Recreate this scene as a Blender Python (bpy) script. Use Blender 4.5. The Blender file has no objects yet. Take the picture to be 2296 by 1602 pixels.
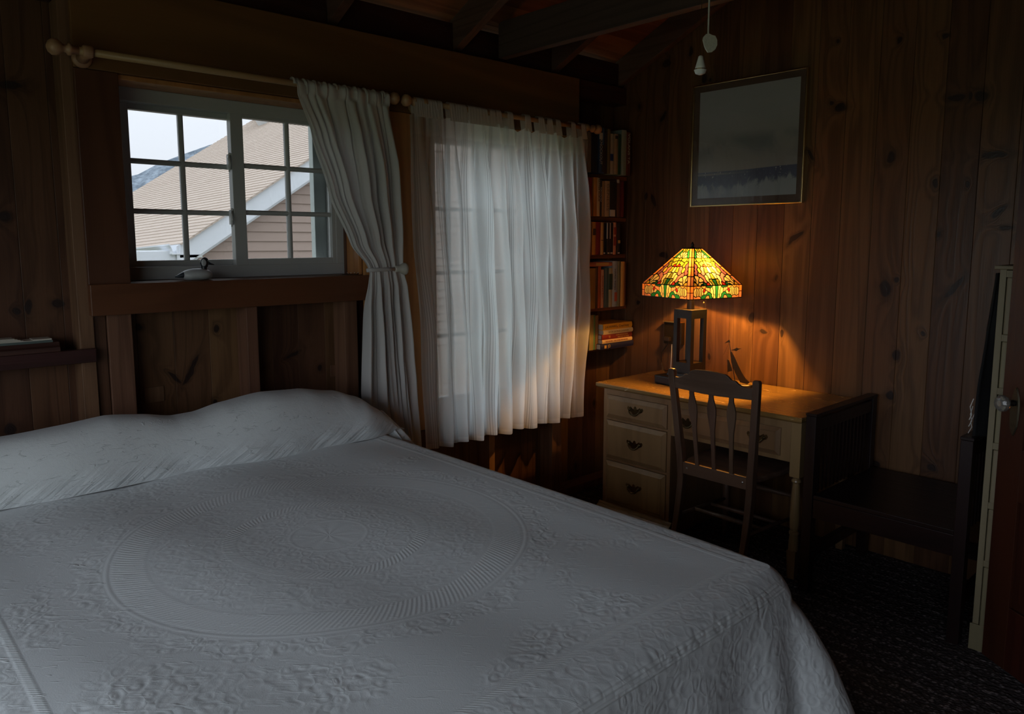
import bpy, math, random
from mathutils import Vector, Matrix
R = random.Random(7)
PI = math.pi
SC = bpy.context.scene
COL = SC.collection
# ------------------------------------------------------------------ camera, sky, light, exposure
PITCH, YAW, FPX, PCX, PCY = math.radians(7.1169), math.radians(47.2638), 1697.96, 1148.0, 755.0
EYE = Vector((0, 0, 1.5))
cd = bpy.data.cameras.new('camera')
cd.sensor_width = 36.0
cd.lens = FPX / 2296 * 36
cd.shift_y = -(801 - PCY) / 2296
cam = bpy.data.objects.new('camera', cd); COL.objects.link(cam)
FW = Vector((math.cos(YAW)*math.cos(PITCH), math.sin(YAW)*math.cos(PITCH), -math.sin(PITCH)))
RT = Vector((math.sin(YAW), -math.cos(YAW), 0)); UP = RT.cross(FW)
cam.matrix_world = Matrix(((RT.x, UP.x, -FW.x, EYE.x), (RT.y, UP.y, -FW.y, EYE.y), (RT.z, UP.z, -FW.z, EYE.z), (0, 0, 0, 1)))
SC.camera = cam
cd.clip_start = 0.02; cd.clip_end = 2000
w = bpy.data.worlds.new('overcast_sky'); SC.world = w; w.use_nodes = True
nt = w.node_tree; nt.nodes.clear()
wo = nt.nodes.new('ShaderNodeOutputWorld'); bg = nt.nodes.new('ShaderNodeBackground')
tc = nt.nodes.new('ShaderNodeTexCoord'); sx = nt.nodes.new('ShaderNodeSeparateXYZ')
rp = nt.nodes.new('ShaderNodeValToRGB')
rp.color_ramp.elements[0].position = 0.0; rp.color_ramp.elements[0].color = (.76, .81, .90, 1)
rp.color_ramp.elements[1].position = 1.0; rp.color_ramp.elements[1].color = (1.55, 1.72, 1.95, 1)
nt.links.new(tc.outputs['Generated'], sx.inputs[0]); nt.links.new(sx.outputs['Z'], rp.inputs[0])
nt.links.new(rp.outputs[0], bg.inputs[0]); nt.links.new(bg.outputs[0], wo.inputs[0])
SKY = 2.6
bg.inputs[1].default_value = SKY
SC.view_settings.view_transform = 'Standard'; SC.view_settings.look = 'None'
SC.view_settings.gamma = 1.0; SC.view_settings.use_curve_mapping = False
SC.view_settings.exposure = 0.0
cy = SC.cycles
cy.use_denoising = True; cy.use_adaptive_sampling = True; cy.adaptive_threshold = .03
cy.max_bounces = 6; cy.diffuse_bounces = 3; cy.glossy_bounces = 3; cy.transmission_bounces = 4; cy.transparent_max_bounces = 12
cy.sample_clamp_indirect = 4.0
cy.caustics_reflective = False; cy.caustics_refractive = False
LAMP_W = 72.0

def portal(name, loc, rot, sx_, sy_):
    l = bpy.data.lights.new(name, 'AREA'); l.shape = 'RECTANGLE'; l.size = sx_; l.size_y = sy_
    l.cycles.is_portal = True
    o = bpy.data.objects.new(name, l); COL.objects.link(o); o.location = loc; o.rotation_euler = rot
    return o
portal('sky_portal', (1.3, 3.22, 1.7), (-PI/2, 0, 0), .9, .75)
portal('sky_portal', (2.7, 3.22, 1.35), (-PI/2, 0, 0), 1.0, 1.5)
portal('sky_portal', (-1.18, .7, 1.35), (0, -PI/2, 0), 1.8, 3.0)

# pixel of the photograph -> point on a plane of the room
def ray(u, v): return FW + RT*((u-PCX)/FPX) - UP*((v-PCY)/FPX)
def onx(u, v, x): d = ray(u, v); return EYE + d*(x/d.x)
def ony(u, v, y): d = ray(u, v); return EYE + d*(y/d.y)
def onz(u, v, z): d = ray(u, v); return EYE + d*((z-1.5)/d.z)

# ------------------------------------------------------------------ helpers
class MB:
    def __init__(s): s.v = []; s.f = []; s.uv = None
    def add(s, vs, fs):
        o = len(s.v); s.v += [tuple(p) for p in vs]; s.f += [tuple(o+i for i in f) for f in fs]; return s
    def box(s, x0, x1, y0, y1, z0, z1):
        if x1 < x0: x0, x1 = x1, x0
        if y1 < y0: y0, y1 = y1, y0
        if z1 < z0: z0, z1 = z1, z0
        return s.add([(x0,y0,z0),(x1,y0,z0),(x1,y1,z0),(x0,y1,z0),(x0,y0,z1),(x1,y0,z1),(x1,y1,z1),(x0,y1,z1)],
                     [(0,3,2,1),(4,5,6,7),(0,1,5,4),(1,2,6,5),(2,3,7,6),(3,0,4,7)])
    def hexa(s, b, t):  # 4 bottom points, 4 top points
        return s.add(list(b)+list(t), [(0,3,2,1),(4,5,6,7),(0,1,5,4),(1,2,6,5),(2,3,7,6),(3,0,4,7)])
    def beam(s, a, b, wx, wy, upv=(0,0,1), tx=None, ty=None):
        a = Vector(a); b = Vector(b); d = (b-a).normalized(); u = Vector(upv)
        if abs(d.dot(u)) > .99: u = Vector((0,1,0))
        r = d.cross(u).normalized(); u = r.cross(d)
        tx = wx if tx is None else tx; ty = wy if ty is None else ty
        q = lambda p, w1, h1: [p-r*w1/2-u*h1/2, p+r*w1/2-u*h1/2, p+r*w1/2+u*h1/2, p-r*w1/2+u*h1/2]
        return s.hexa(q(a, wx, wy), q(b, tx, ty))
    def prism(s, pts, ax, t0, t1):  # outline pts in the two other axes, extruded along ax
        n = len(pts)
        def P(p, t):
            return (t, p[0], p[1]) if ax == 'x' else (p[0], t, p[1]) if ax == 'y' else (p[0], p[1], t)
        vs = [P(p, t0) for p in pts] + [P(p, t1) for p in pts]
        fs = [tuple(range(n))[::-1], tuple(range(n, 2*n))] + [(i, (i+1) % n, n+(i+1) % n, n+i) for i in range(n)]
        return s.add(vs, fs)
    def tube(s, path, r, n=8, cap=True):
        path = [Vector(p) for p in path]; m = len(path); rr = r if isinstance(r, (list, tuple)) else [r]*m
        vs = []; prev = None
        for i, p in enumerate(path):
            d = (path[min(i+1, m-1)] - path[max(i-1, 0)])
            d = d.normalized() if d.length > 1e-9 else Vector((0,0,1))
            if prev is None:
                prev = d.cross(Vector((0,0,1)))
                if prev.length < 1e-3: prev = d.cross(Vector((1,0,0)))
            a = (prev - d*prev.dot(d)).normalized(); prev = a; b = d.cross(a)
            vs += [p + (a*math.cos(2*PI*k/n) + b*math.sin(2*PI*k/n))*rr[i] for k in range(n)]
        fs = [(i*n+k, i*n+(k+1) % n, (i+1)*n+(k+1) % n, (i+1)*n+k) for i in range(m-1) for k in range(n)]
        if cap: fs += [tuple(range(n))[::-1], tuple((m-1)*n+k for k in range(n))]
        return s.add(vs, fs)
    def lathe(s, prof, c, ax=(0,0,1), n=16):  # prof: (distance along axis, radius)
        c = Vector(c); a = Vector(ax).normalized()
        path = [c + a*t for t, r in prof]
        u = a.cross(Vector((0,0,1)));  u = u if u.length > .1 else a.cross(Vector((1,0,0)))
        u.normalize(); b = a.cross(u); m = len(prof); vs = []
        for (t, r), p in zip(prof, path):
            vs += [p + (u*math.cos(2*PI*k/n)+b*math.sin(2*PI*k/n))*max(r, 1e-4) for k in range(n)]
        fs = [(i*n+k, i*n+(k+1) % n, (i+1)*n+(k+1) % n, (i+1)*n+k) for i in range(m-1) for k in range(n)]
        fs += [tuple(range(n))[::-1], tuple((m-1)*n+k for k in range(n))]
        return s.add(vs, fs)
    def loft(s, secs, n=16):  # rings: list of (centre, half a, half b, dirA, dirB)
        vs = []; m = len(secs)
        for c, ra, rb, A, B in secs:
            c = Vector(c); A = Vector(A); B = Vector(B)
            vs += [c + A*ra*math.cos(2*PI*k/n) + B*rb*math.sin(2*PI*k/n) for k in range(n)]
        fs = [(i*n+k, i*n+(k+1) % n, (i+1)*n+(k+1) % n, (i+1)*n+k) for i in range(m-1) for k in range(n)]
        fs += [tuple(range(n))[::-1], tuple((m-1)*n+k for k in range(n))]
        return s.add(vs, fs)
    def grid(s, fn, nu, nv, uvfn=None):
        o = len(s.v)
        s.v += [tuple(fn(i/nu, j/nv)) for j in range(nv+1) for i in range(nu+1)]
        s.f += [(o+j*(nu+1)+i, o+j*(nu+1)+i+1, o+(j+1)*(nu+1)+i+1, o+(j+1)*(nu+1)+i) for j in range(nv) for i in range(nu)]
        if uvfn: s.uv = [uvfn(i/nu, j/nv) for j in range(nv+1) for i in range(nu+1)]
        return s
    def build(s, name, mat, parent=None, bevel=0, smooth=False, solid=0, **props):
        off = Vector(parent['_o']) if parent is not None and '_o' in parent else Vector((0,0,0))
        me = bpy.data.meshes.new(name)
        me.from_pydata([(p[0]-off.x, p[1]-off.y, p[2]-off.z) for p in s.v], [], s.f)
        if s.uv:
            l = me.uv_layers.new(name='uv')
            for lp in me.loops: l.data[lp.index].uv = s.uv[lp.vertex_index]
        if smooth: me.polygons.foreach_set('use_smooth', [True]*len(me.polygons))
        me.validate(); me.materials.append(mat)
        o = bpy.data.objects.new(name, me); COL.objects.link(o)
        if parent is not None:
            o.parent = parent
            o['_o'] = tuple(off)
        if solid:
            m = o.modifiers.new('solid', 'SOLIDIFY'); m.thickness = solid; m.offset = 0
        if bevel:
            m = o.modifiers.new('bevel', 'BEVEL'); m.width = bevel; m.segments = 2; m.limit_method = 'ANGLE'; m.angle_limit = .6
        if smooth == 'auto':
            me.shade_flat()
        for k, v in props.items(): o[k] = v
        return o

def thing(name, label, cat, loc=(0,0,0), group=None):
    o = bpy.data.objects.new(name, None); COL.objects.link(o); o.location = loc; o.empty_display_size = .05
    o['label'] = label; o['category'] = cat; o['_o'] = tuple(loc)
    if group: o['group'] = group
    return o
def struct(name, loc=(0,0,0)):
    o = bpy.data.objects.new(name, None); COL.objects.link(o); o.location = loc
    o['kind'] = 'structure'; o['_o'] = tuple(loc); return o
def tag(o, label, cat, group=None):
    o['label'] = label; o['category'] = cat
    if group: o['group'] = group
    return o
def B(*a): return MB().box(*a)

# ------------------------------------------------------------------ materials
class NT:
    def __init__(s, name):
        s.m = bpy.data.materials.new(name); s.m.use_nodes = True; s.t = s.m.node_tree; s.t.nodes.clear()
        s.out = s.n('ShaderNodeOutputMaterial')
    def n(s, t, **k):
        x = s.t.nodes.new(t)
        for a, b in k.items(): setattr(x, a, b)
        return x
    def l(s, a, b): s.t.links.new(a, b)
    def put(s, sock, v):
        if isinstance(v, bpy.types.NodeSocket): s.l(v, sock)
        else: sock.default_value = v
    def math(s, op, a, b=0.0, c=0.0, clamp=False):
        x = s.n('ShaderNodeMath', operation=op, use_clamp=clamp)
        s.put(x.inputs[0], a); s.put(x.inputs[1], b); s.put(x.inputs[2], c); return x.outputs[0]
    def vm(s, op, a, b=(0,0,0)):
        x = s.n('ShaderNodeVectorMath', operation=op); s.put(x.inputs[0], a); s.put(x.inputs[1], b)
        return x.outputs['Value'] if op in ('LENGTH', 'DISTANCE', 'DOT_PRODUCT') else x.outputs[0]
    def scale(s, v, sc): return s.vm('MULTIPLY', v, sc)
    def noise(s, v, scale=5, detail=3, rough=.5, dist=0, col=False):
        x = s.n('ShaderNodeTexNoise'); s.put(x.inputs['Vector'], v)
        x.inputs['Scale'].default_value = scale; x.inputs['Detail'].default_value = detail
        x.inputs['Roughness'].default_value = rough; x.inputs['Distortion'].default_value = dist
        return x.outputs['Color' if col else 'Fac']
    def vor(s, v, scale=5, feature='F1', rnd=1.0):
        x = s.n('ShaderNodeTexVoronoi', feature=feature); s.put(x.inputs['Vector'], v)
        x.inputs['Scale'].default_value = scale; x.inputs['Randomness'].default_value = rnd
        return x.outputs['Distance']
    def ss(s, v, a, b):
        x = s.n('ShaderNodeMapRange', interpolation_type='SMOOTHSTEP'); s.put(x.inputs[0], v)
        x.inputs[1].default_value = a; x.inputs[2].default_value = b; return x.outputs[0]
    def mix(s, f, a, b, mode='MIX'):
        x = s.n('ShaderNodeMix', data_type='RGBA', blend_type=mode); s.put(x.inputs[0], f)
        s.put(x.inputs[6], a if isinstance(a, bpy.types.NodeSocket) else (*a[:3], 1))
        s.put(x.inputs[7], b if isinstance(b, bpy.types.NodeSocket) else (*b[:3], 1)); return x.outputs[2]
    def obj(s): return s.n('ShaderNodeTexCoord').outputs['Object']
    def pos(s): return s.n('ShaderNodeNewGeometry').outputs['Position']
    def rnd(s): return s.n('ShaderNodeObjectInfo').outputs['Random']
    def sep(s, v):
        x = s.n('ShaderNodeSeparateXYZ'); s.l(v, x.inputs[0]); return x.outputs
    def comb(s, a, b, c):
        x = s.n('ShaderNodeCombineXYZ'); s.put(x.inputs[0], a); s.put(x.inputs[1], b); s.put(x.inputs[2], c); return x.outputs[0]
    def bump(s, h, dist=.002, strength=1.0, nrm=None):
        x = s.n('ShaderNodeBump'); s.l(h, x.inputs['Height']); x.inputs['Distance'].default_value = dist
        x.inputs['Strength'].default_value = strength
        if nrm is not None: s.l(nrm, x.inputs['Normal'])
        return x.outputs[0]
    def pbr(s, col, rough=.5, metal=0, normal=None, spec=.5, coat=0, trans=0, sheen=0):
        x = s.n('ShaderNodeBsdfPrincipled')
        s.put(x.inputs['Base Color'], col if isinstance(col, bpy.types.NodeSocket) else (*col[:3], 1))
        s.put(x.inputs['Roughness'], rough); x.inputs['Metallic'].default_value = metal
        x.inputs['Specular IOR Level'].default_value = spec; x.inputs['Coat Weight'].default_value = coat
        x.inputs['Coat Roughness'].default_value = .15
        x.inputs['Transmission Weight'].default_value = trans; x.inputs['Sheen Weight'].default_value = sheen
        if normal is not None: s.l(normal, x.inputs['Normal'])
        return x.outputs[0]
    def done(s, sh): s.l(sh, s.out.inputs['Surface']); return s.m

_c = {}
def plain(name, col, rough=.5, metal=0, spec=.5, coat=0, grain=0.06, sc=30):
    if name in _c: return _c[name]
    t = NT(name); nz = t.noise(t.obj(), sc, 3)
    c = t.mix(nz, [k*(1-grain) for k in col], [min(1, k*(1+grain)) for k in col])
    _c[name] = t.done(t.pbr(c, rough, metal, None, spec, coat)); return _c[name]

def wood(name, dark, light, ax='z', across='x', freq=7.0, along=.35, rough=.45, tint=.25, knots=None, kplane=None, spec=.4, knotrate=0, fine=.5, coat=0, wear=None):
    """pine-like grain running along ax; explicit knots: (a, b, ra, rb, rot, strength) in the plane's world coordinates"""
    if name in _c: return _c[name]
    t = NT(name); rnd = t.rnd()
    P = t.pos()
    off = t.scale(t.comb(rnd, rnd, rnd), (17.3, 9.1, 23.7))
    sx_ = t.sep(P); K = None
    idx = {'x': 0, 'y': 1, 'z': 2}
    if knots:
        a_, b_ = sx_[idx[kplane[0]]], sx_[idx[kplane[1]]]
        ab = t.comb(a_, b_, 0.0)
        warp = t.noise(P, 14, 2, col=True)
        ab = t.vm('ADD', ab, t.scale(t.vm('SUBTRACT', warp, (.5, .5, .5)), (.035, .035, 0)))
        for (ka, kb, ra, rb, rot) in knots:
            mp = t.n('ShaderNodeMapping', vector_type='TEXTURE'); t.l(ab, mp.inputs[0])
            mp.inputs['Location'].default_value = (ka, kb, 0); mp.inputs['Rotation'].default_value = (0, 0, rot)
            mp.inputs['Scale'].default_value = (ra, rb, 1)
            d = t.vm('LENGTH', mp.outputs[0]); K = d if K is None else t.math('MINIMUM', K, d)
    sc = [1.0, 1.0, 1.0]; sc[idx[ax]] = along/freq
    q = t.vm('ADD', t.scale(P, tuple(sc)), off)
    if K is not None:
        push = t.math('DIVIDE', .10, t.math('ADD', t.math('POWER', K, 1.3), .8))
        q = t.vm('ADD', q, t.comb(push, push, 0.0))
    n1 = t.noise(q, freq, 3, .45, .6)
    rings = t.math('SINE', t.math('MULTIPLY', n1, 46.0))
    rings = t.math('MULTIPLY_ADD', rings, .5, .5)
    rings = t.math('POWER', rings, 1.6)
    n2 = t.noise(q, freq*.35, 2)
    sc2 = [1.0, 1.0, 1.0]; sc2[idx[ax]] = .02
    n3 = t.noise(t.vm('ADD', t.scale(P, tuple(sc2)), off), 190, 2)
    f = t.math('ADD', t.math('MULTIPLY', rings, .42), t.math('MULTIPLY', n2, .55))
    f = t.math('ADD', f, t.math('MULTIPLY', t.math('SUBTRACT', n3, .5), fine))
    c = t.mix(t.math('SUBTRACT', 1.12, f, clamp=True), dark, light)
    hv = t.n('ShaderNodeHueSaturation'); t.l(c, hv.inputs['Color'])
    t.l(t.math('MULTIPLY_ADD', rnd, tint*2, 1-tint), hv.inputs['Value'])
    t.l(t.math('MULTIPLY_ADD', rnd, .02, .49), hv.inputs['Hue'])
    c = hv.outputs[0]
    if knotrate:
        sv = [1.0, 1.0, 1.0]; sv[idx[ax]] = .55
        vq = t.vm('ADD', t.scale(P, tuple(sv)), off)
        vd = t.vor(vq, knotrate)
        c = t.mix(t.ss(vd, .10, .05), c, (.03, .015, .01))
    if K is not None:
        halo = t.ss(K, 2.6, .9)
        c = t.mix(t.math('MULTIPLY', halo, .35), c, [k*.35 for k in dark])
        c = t.mix(t.math('MULTIPLY', t.ss(K, 1.15, .75), .88), c, (.018, .010, .009))
    if wear is not None:
        wn = t.noise(t.scale(P, (1, .35, 1)), 28, 5, .7, 1.0)
        c = t.mix(t.ss(wn, .60, .68), c, wear)
    bm = t.bump(f, .0012, .5)
    _c[name] = t.done(t.pbr(c, rough, 0, bm, spec, coat)); return _c[name]

def sk(u, v, x=3.69): p = onx(u, v, x); return p.y, p.z
def kn(u, v, ra, rb, rot=0):
    a, b = sk(u, v); s_ = .0024; return (a, b, ra*s_, rb*s_, rot)
KNOTS_R = [kn(*k) for k in [(1878,92,4,4),(1883,240,11,8),(1865,229,5,4),(1998,352,9,11),(2014,90,4,6),(2117,83,5,6),(2143,218,15,6,.2),
  (2178,218,4,8),(2202,216,10,10),(2098,411,6,8),(2173,413,4,7),(2106,524,4,6),(1985,647,9,17,-.2),(2009,628,5,4),(2140,645,5,26,.7),
  (2230,347,22,5,0),(2240,474,5,14,.8),(2256,509,13,4),(1579,176,8,10),(1594,178,4,5),(1496,143,10,8),(1549,115,5,11),(1434,240,5,7,-.4),
  (1487,262,5,14,.6),(1447,440,5,8),(1465,449,5,16,-.4),(1818,348,4,14,-.6),(1486,573,13,8,.3),(1430,679,5,5),(1684,712,6,11,.2),
  (1741,624,4,6),(1589,800,4,8),(1752,748,4,9),(1784,532,5,22,.8),(2008,797,7,10),(1995,886,8,9,.3),(1964,1042,8,8),(2088,1049,10,8,.4),
  (2069,749,4,5),(1711,745,9,4),(1333,909,9,12),(1940,950,5,12)]]
def kb(u, v, ra, rb, rot=0):
    p = ony(u, v, 3.08); s_ = .0020; return (p.x, p.z, ra*s_, rb*s_, rot)
KNOTS_B = [kb(*k) for k in [(18,190,18,7),(12,487,9,9),(132,683,9,8),(38,697,6,6),(62,688,6,14,-.2),(22,963,10,12),(310,733,6,7),(484,735,6,9),
  (390,848,4,18,.8),(428,830,5,34,-.55),(655,797,4,18,-1.2),(717,826,5,6),(484,901,6,7),(1290,1047,7,11),(1332,905,6,9),(1380,270,9,12),(1375,1010,6,8)]]
PD, PL = (.056, .025, .011), (.19, .096, .042)
def right_wood(a, b):
    kk = [k for k in KNOTS_R if a - k[2]*2 - .01 < k[0] < b + k[2]*2 + .01]
    return wood('pine_plank_%d' % int(round(a*1000)) if kk else 'pine_plank_clear', PD, PL, 'z', knots=kk, kplane='yz', rough=.38, tint=.30)
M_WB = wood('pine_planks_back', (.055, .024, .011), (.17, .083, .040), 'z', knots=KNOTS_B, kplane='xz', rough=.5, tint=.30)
M_STUD = wood('pine_stud', (.10, .046, .024), (.22, .112, .062), 'z', rough=.55, tint=.12)
M_PLY = wood('plywood_header', (.125, .052, .020), (.215, .092, .034), 'x', freq=3.0, along=.3, rough=.5, tint=.06, fine=.25)
M_CASE = wood('casing_board', (.085, .032, .013), (.155, .062, .025), 'x', freq=4, along=.3, rough=.42, tint=.08, fine=.3)
M_CASEV = wood('casing_board_upright', (.07, .027, .013), (.13, .055, .027), 'z', freq=4, along=.3, rough=.45, tint=.08, fine=.3)
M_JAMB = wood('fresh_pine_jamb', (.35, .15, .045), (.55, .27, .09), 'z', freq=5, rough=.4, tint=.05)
M_RAFT = wood('rafter_wood', (.05, .023, .015), (.125, .065, .045), 'y', rough=.6, tint=.12)
M_BEAM = wood('tie_beam_wood', (.045, .025, .019), (.105, .065, .052), 'y', rough=.6, tint=.05)
M_SHEA = wood('roof_boards', (.13, .040, .018), (.30, .105, .045), 'x', rough=.55, tint=.35, knotrate=2.2)
M_DKRAIL = wood('dark_red_rail', (.028, .012, .010), (.065, .026, .022), 'x', rough=.35, tint=.05)
M_SHELF = wood('shelf_pine', (.12, .045, .017), (.25, .10, .038), 'x', rough=.45, tint=.12)
M_MAPLE = wood('honey_maple', (.20, .125, .058), (.33, .21, .10), 'z', freq=4, rough=.33, tint=.04, fine=.25, coat=.3)
M_MAPLET = wood('desk_top_maple', (.17, .092, .03), (.30, .17, .055), 'y', freq=4, rough=.27, tint=.02, fine=.3, coat=.3, wear=(.62, .45, .25))
M_CHAIR = wood('worn_chair_wood', (.060, .035, .023), (.155, .092, .062), 'z', freq=5, rough=.42, tint=.05, fine=.4)
M_CHAIRH = wood('worn_chair_wood_rail', (.060, .035, .023), (.16, .096, .066), 'y', freq=5, rough=.42, tint=.05, fine=.4)
M_ESPR = wood('espresso_wood', (.008, .004, .004), (.022, .011, .010), 'z', freq=5, rough=.33, tint=.05)
M_ESPRH = wood('espresso_wood_flat', (.008, .004, .004), (.022, .010, .009), 'y', freq=5, rough=.3, tint=.05)
M_DOOR = wood('red_mahogany_door', (.032, .008, .005), (.06, .015, .008), 'z', freq=5, rough=.35, tint=.02)
M_CREAM = wood('cream_chest_paint', (.19, .155, .085), (.27, .225, .135), 'z', freq=5, rough=.5, tint=.03, fine=.2)
M_ROD = wood('turned_rod_wood', (.32, .18, .09), (.52, .32, .17), 'x', freq=6, rough=.38, tint=.05)
M_WHITE = plain('white_window_vinyl', (.50, .51, .49), .35, grain=.02)
M_LATCH = plain('white_latch', (.66, .68, .68), .3)
M_BRASS = plain('antique_brass', (.16, .12, .06), .35, 1.0)
M_GOLD = plain('gold_frame_metal', (.85, .62, .28), .25, 1.0)
M_BLACK = plain('black_paint', (.012, .014, .018), .4)
M_IRON = plain('dark_bronze', (.045, .035, .028), .4, .6)
M_PAPER = plain('book_pages', (.60, .56, .47), .8)
M_CORD = plain('brown_cord', (.03, .02, .015), .5)
M_WHITEP = plain('white_plastic', (.75, .76, .73), .3)

def glass(name, tint=(1, 1, 1), refl=.05):
    t = NT(name); a = t.n('ShaderNodeBsdfTransparent'); a.inputs[0].default_value = (*tint, 1)
    g = t.n('ShaderNodeBsdfGlossy'); g.inputs['Roughness'].default_value = .02
    lw = t.n('ShaderNodeFresnel'); lw.inputs[0].default_value = 1.45
    m = t.n('ShaderNodeMixShader'); t.l(lw.outputs[0], m.inputs[0]) if refl else None
    t.l(a.outputs[0], m.inputs[1]); t.l(g.outputs[0], m.inputs[2]); return t.done(m.outputs[0])
M_GLASS = glass('window_glass', (.93, .96, .96))
M_GLASST = glass('dimming_window_glass', (.635, .635, .63))  # grey tint added to dim the outdoors seen through window 1
M_PGLASS = glass('picture_glass', (.97, .97, .97))
def solidglass(name, col):
    t = NT(name); return t.done(t.pbr(col, .05, 0, None, .5, 0, .8))
M_KNOBG = solidglass('cut_glass', (.85, .85, .80))

def cloth(name, col, trl=.45, transp=.0, stripes=False, bumpsc=.0006):
    t = NT(name); o = t.obj()
    weave = t.noise(t.scale(o, (1, 1, .2)), 220, 2)
    wr = t.noise(t.scale(o, (1.0, 1.0, .25)), 16, 4, .55, .8)
    nb = t.bump(t.math('ADD', t.math('MULTIPLY', weave, .15), wr), .006, .35)
    c = col; tf = transp
    if stripes:
        uv = t.n('ShaderNodeUVMap'); uv.uv_map = 'uv'; x = t.sep(uv.outputs[0])[0]; z = t.sep(uv.outputs[0])[1]
        fr = t.math('FRACT', t.math('MULTIPLY', x, 7.3))
        s1 = t.ss(t.math('ABSOLUTE', t.math('SUBTRACT', fr, .5)), .17, .13)
        fr2 = t.math('FRACT', t.math('MULTIPLY', x, 88.0))
        s2 = t.math('MULTIPLY', s1, t.ss(t.math('ABSOLUTE', t.math('SUBTRACT', fr2, .5)), .30, .20))
        c = t.mix(s2, col, [k*.72 for k in col])
        band = t.math('MAXIMUM', t.ss(z, .935, .945), t.ss(z, .018, .014))
        tf = t.math('MULTIPLY', t.math('SUBTRACT', 1.0, t.math('MAXIMUM', t.math('MULTIPLY', s1, .55), band)), transp)
    d = t.n('ShaderNodeBsdfDiffuse'); t.put(d.inputs[0], c if stripes else (*col, 1)); t.l(nb, d.inputs['Normal'])
    tr = t.n('ShaderNodeBsdfTranslucent'); t.put(tr.inputs[0], c if stripes else (*col, 1)); t.l(nb, tr.inputs['Normal'])
    m = t.n('ShaderNodeMixShader'); m.inputs[0].default_value = trl
    t.l(d.outputs[0], m.inputs[1]); t.l(tr.outputs[0], m.inputs[2])
    if transp:
        tp = t.n('ShaderNodeBsdfTransparent'); m2 = t.n('ShaderNodeMixShader'); t.put(m2.inputs[0], tf)
        t.l(m.outputs[0], m2.inputs[1]); t.l(tp.outputs[0], m2.inputs[2]); return t.done(m2.outputs[0])
    return t.done(m.outputs[0])
M_CURT = cloth('white_cotton', (.74, .73, .70), .30)
M_SHEER = cloth('striped_sheer', (.93, .95, .94), .80, .13, True)
# ------------------------------------------------------------------ room shell
YS, YB, XW = 2.98, 3.08, 3.69
# floor
t = NT('grey_loop_carpet'); o_ = t.obj()
vv = t.vor(t.scale(o_, (1, 1, 0)), 75, 'F1', .9); rows = t.math('SINE', t.math('MULTIPLY', t.sep(o_)[0], 95.0))
seg = t.math('ADD', t.noise(t.scale(o_, (22, 60, 0)), 1.0, 2), t.math('MULTIPLY', t.math('SINE', t.math('MULTIPLY', t.math('ADD', t.sep(o_)[0], t.math('MULTIPLY', t.math('SINE', t.math('MULTIPLY', t.sep(o_)[1], 50.0)), .006)), 190.0)), .09))
h = t.math('ADD', t.math('SUBTRACT', 1.0, t.math('MULTIPLY', vv, 1.3)), t.math('MULTIPLY', rows, .18))
c = t.mix(t.ss(t.math('ADD', t.math('MULTIPLY', h, .5), t.math('MULTIPLY', seg, .9)), .62, 1.05), (.06, .05, .05), (.30, .26, .265))
M_CARP = t.done(t.pbr(c, .95, 0, t.bump(h, .006, .9), .1))
fl = MB().add([(-1.4, -1.5, 0), (3.8, -1.5, 0), (3.8, 3.1, 0), (-1.4, 3.1, 0), (-1.4, -1.5, -.05), (3.8, -1.5, -.05), (3.8, 3.1, -.05), (-1.4, 3.1, -.05)],
              [(0,1,2,3),(7,6,5,4),(0,4,5,1),(1,5,6,2),(2,6,7,3),(3,7,4,0)]).build('floor', M_CARP); fl['kind'] = 'structure'

# window openings: (x0,x1,z0,z1)
W1 = (.852, 1.825, 1.345, 2.095); W2 = (2.235, 3.12, .60, 2.095)
# ---- back wall: vertical planks behind exposed studs
wb = struct('wall_back')
xs = [-1.4]
seams = [-1.24, -1.09, -.93, -.78, -.63, -.47, -.32, -.17, 0, .15, .30, .43, .535, .655, .80, .895, 1.03, 1.17, 1.30, 1.44, 1.56, 1.69, 1.81, 1.93, 2.06, 2.2, 2.34, 2.49, 2.64, 2.77, 2.92, 3.05, 3.19, 3.31, 3.44, 3.565, 3.70]
xs += seams
for a, b in zip(xs[:-1], xs[1:]):
    segs = [(0, 2.46)]
    for (wx0, wx1, wz0, wz1) in (W1, W2):
        if a < wx1 - .03 and b > wx0 + .03:
            segs = [(0, wz0-.02), (wz1+.02, 2.46)]
            a2, b2 = a, b
    for z0, z1 in segs:
        MB().box(a+.0003, b-.0003, YB, YB+.02, z0, z1).build('plank', M_WB, wb, bevel=.0014)
# outer sheathing so no sky leaks through the joints
for (a, b, z0, z1) in ((-1.4, W1[0]-.01, 0, 2.46), (W1[0]-.01, W1[1]+.01, 0, W1[2]-.01), (W1[0]-.01, W1[1]+.01, W1[3], 2.46), (W1[1]+.01, W2[0]-.01, 0, 2.46),
                       (W2[0]-.01, W2[1]+.01, 0, W2[2]-.01), (W2[0]-.01, W2[1]+.01, W2[3], 2.46), (W2[1]+.01, 3.8, 0, 2.46)):
    MB().box(a, b, YB+.021, YB+.06, z0, z1).build('sheathing', M_WB, wb)
def stud(x0, x1, z0=.045, z1=2.315, y0=YS, m=None): MB().box(x0, x1, y0, YB-.001, z0, z1).build('stud', m or M_STUD, wb, bevel=.002)
stud(.678, .726); stud(.77, .852, z1=1.24); stud(1.285, 1.332, z1=1.24); stud(1.735, 1.80, z1=1.24)
stud(.7285, .768, z1=1.24, y0=YS+.012, m=M_WB)
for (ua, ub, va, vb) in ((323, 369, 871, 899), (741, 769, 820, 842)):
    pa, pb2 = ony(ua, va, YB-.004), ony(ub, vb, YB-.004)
    MB().box(pa.x, pb2.x, YB-.006, YB-.0005, pb2.z, pa.z).build('glare_patch', M_STUD, wb, bevel=.001)  # thin pale plates stand in for patches of glare on the under-sill boards
stud(-.55, -.51); stud(0.05, .09)
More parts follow.
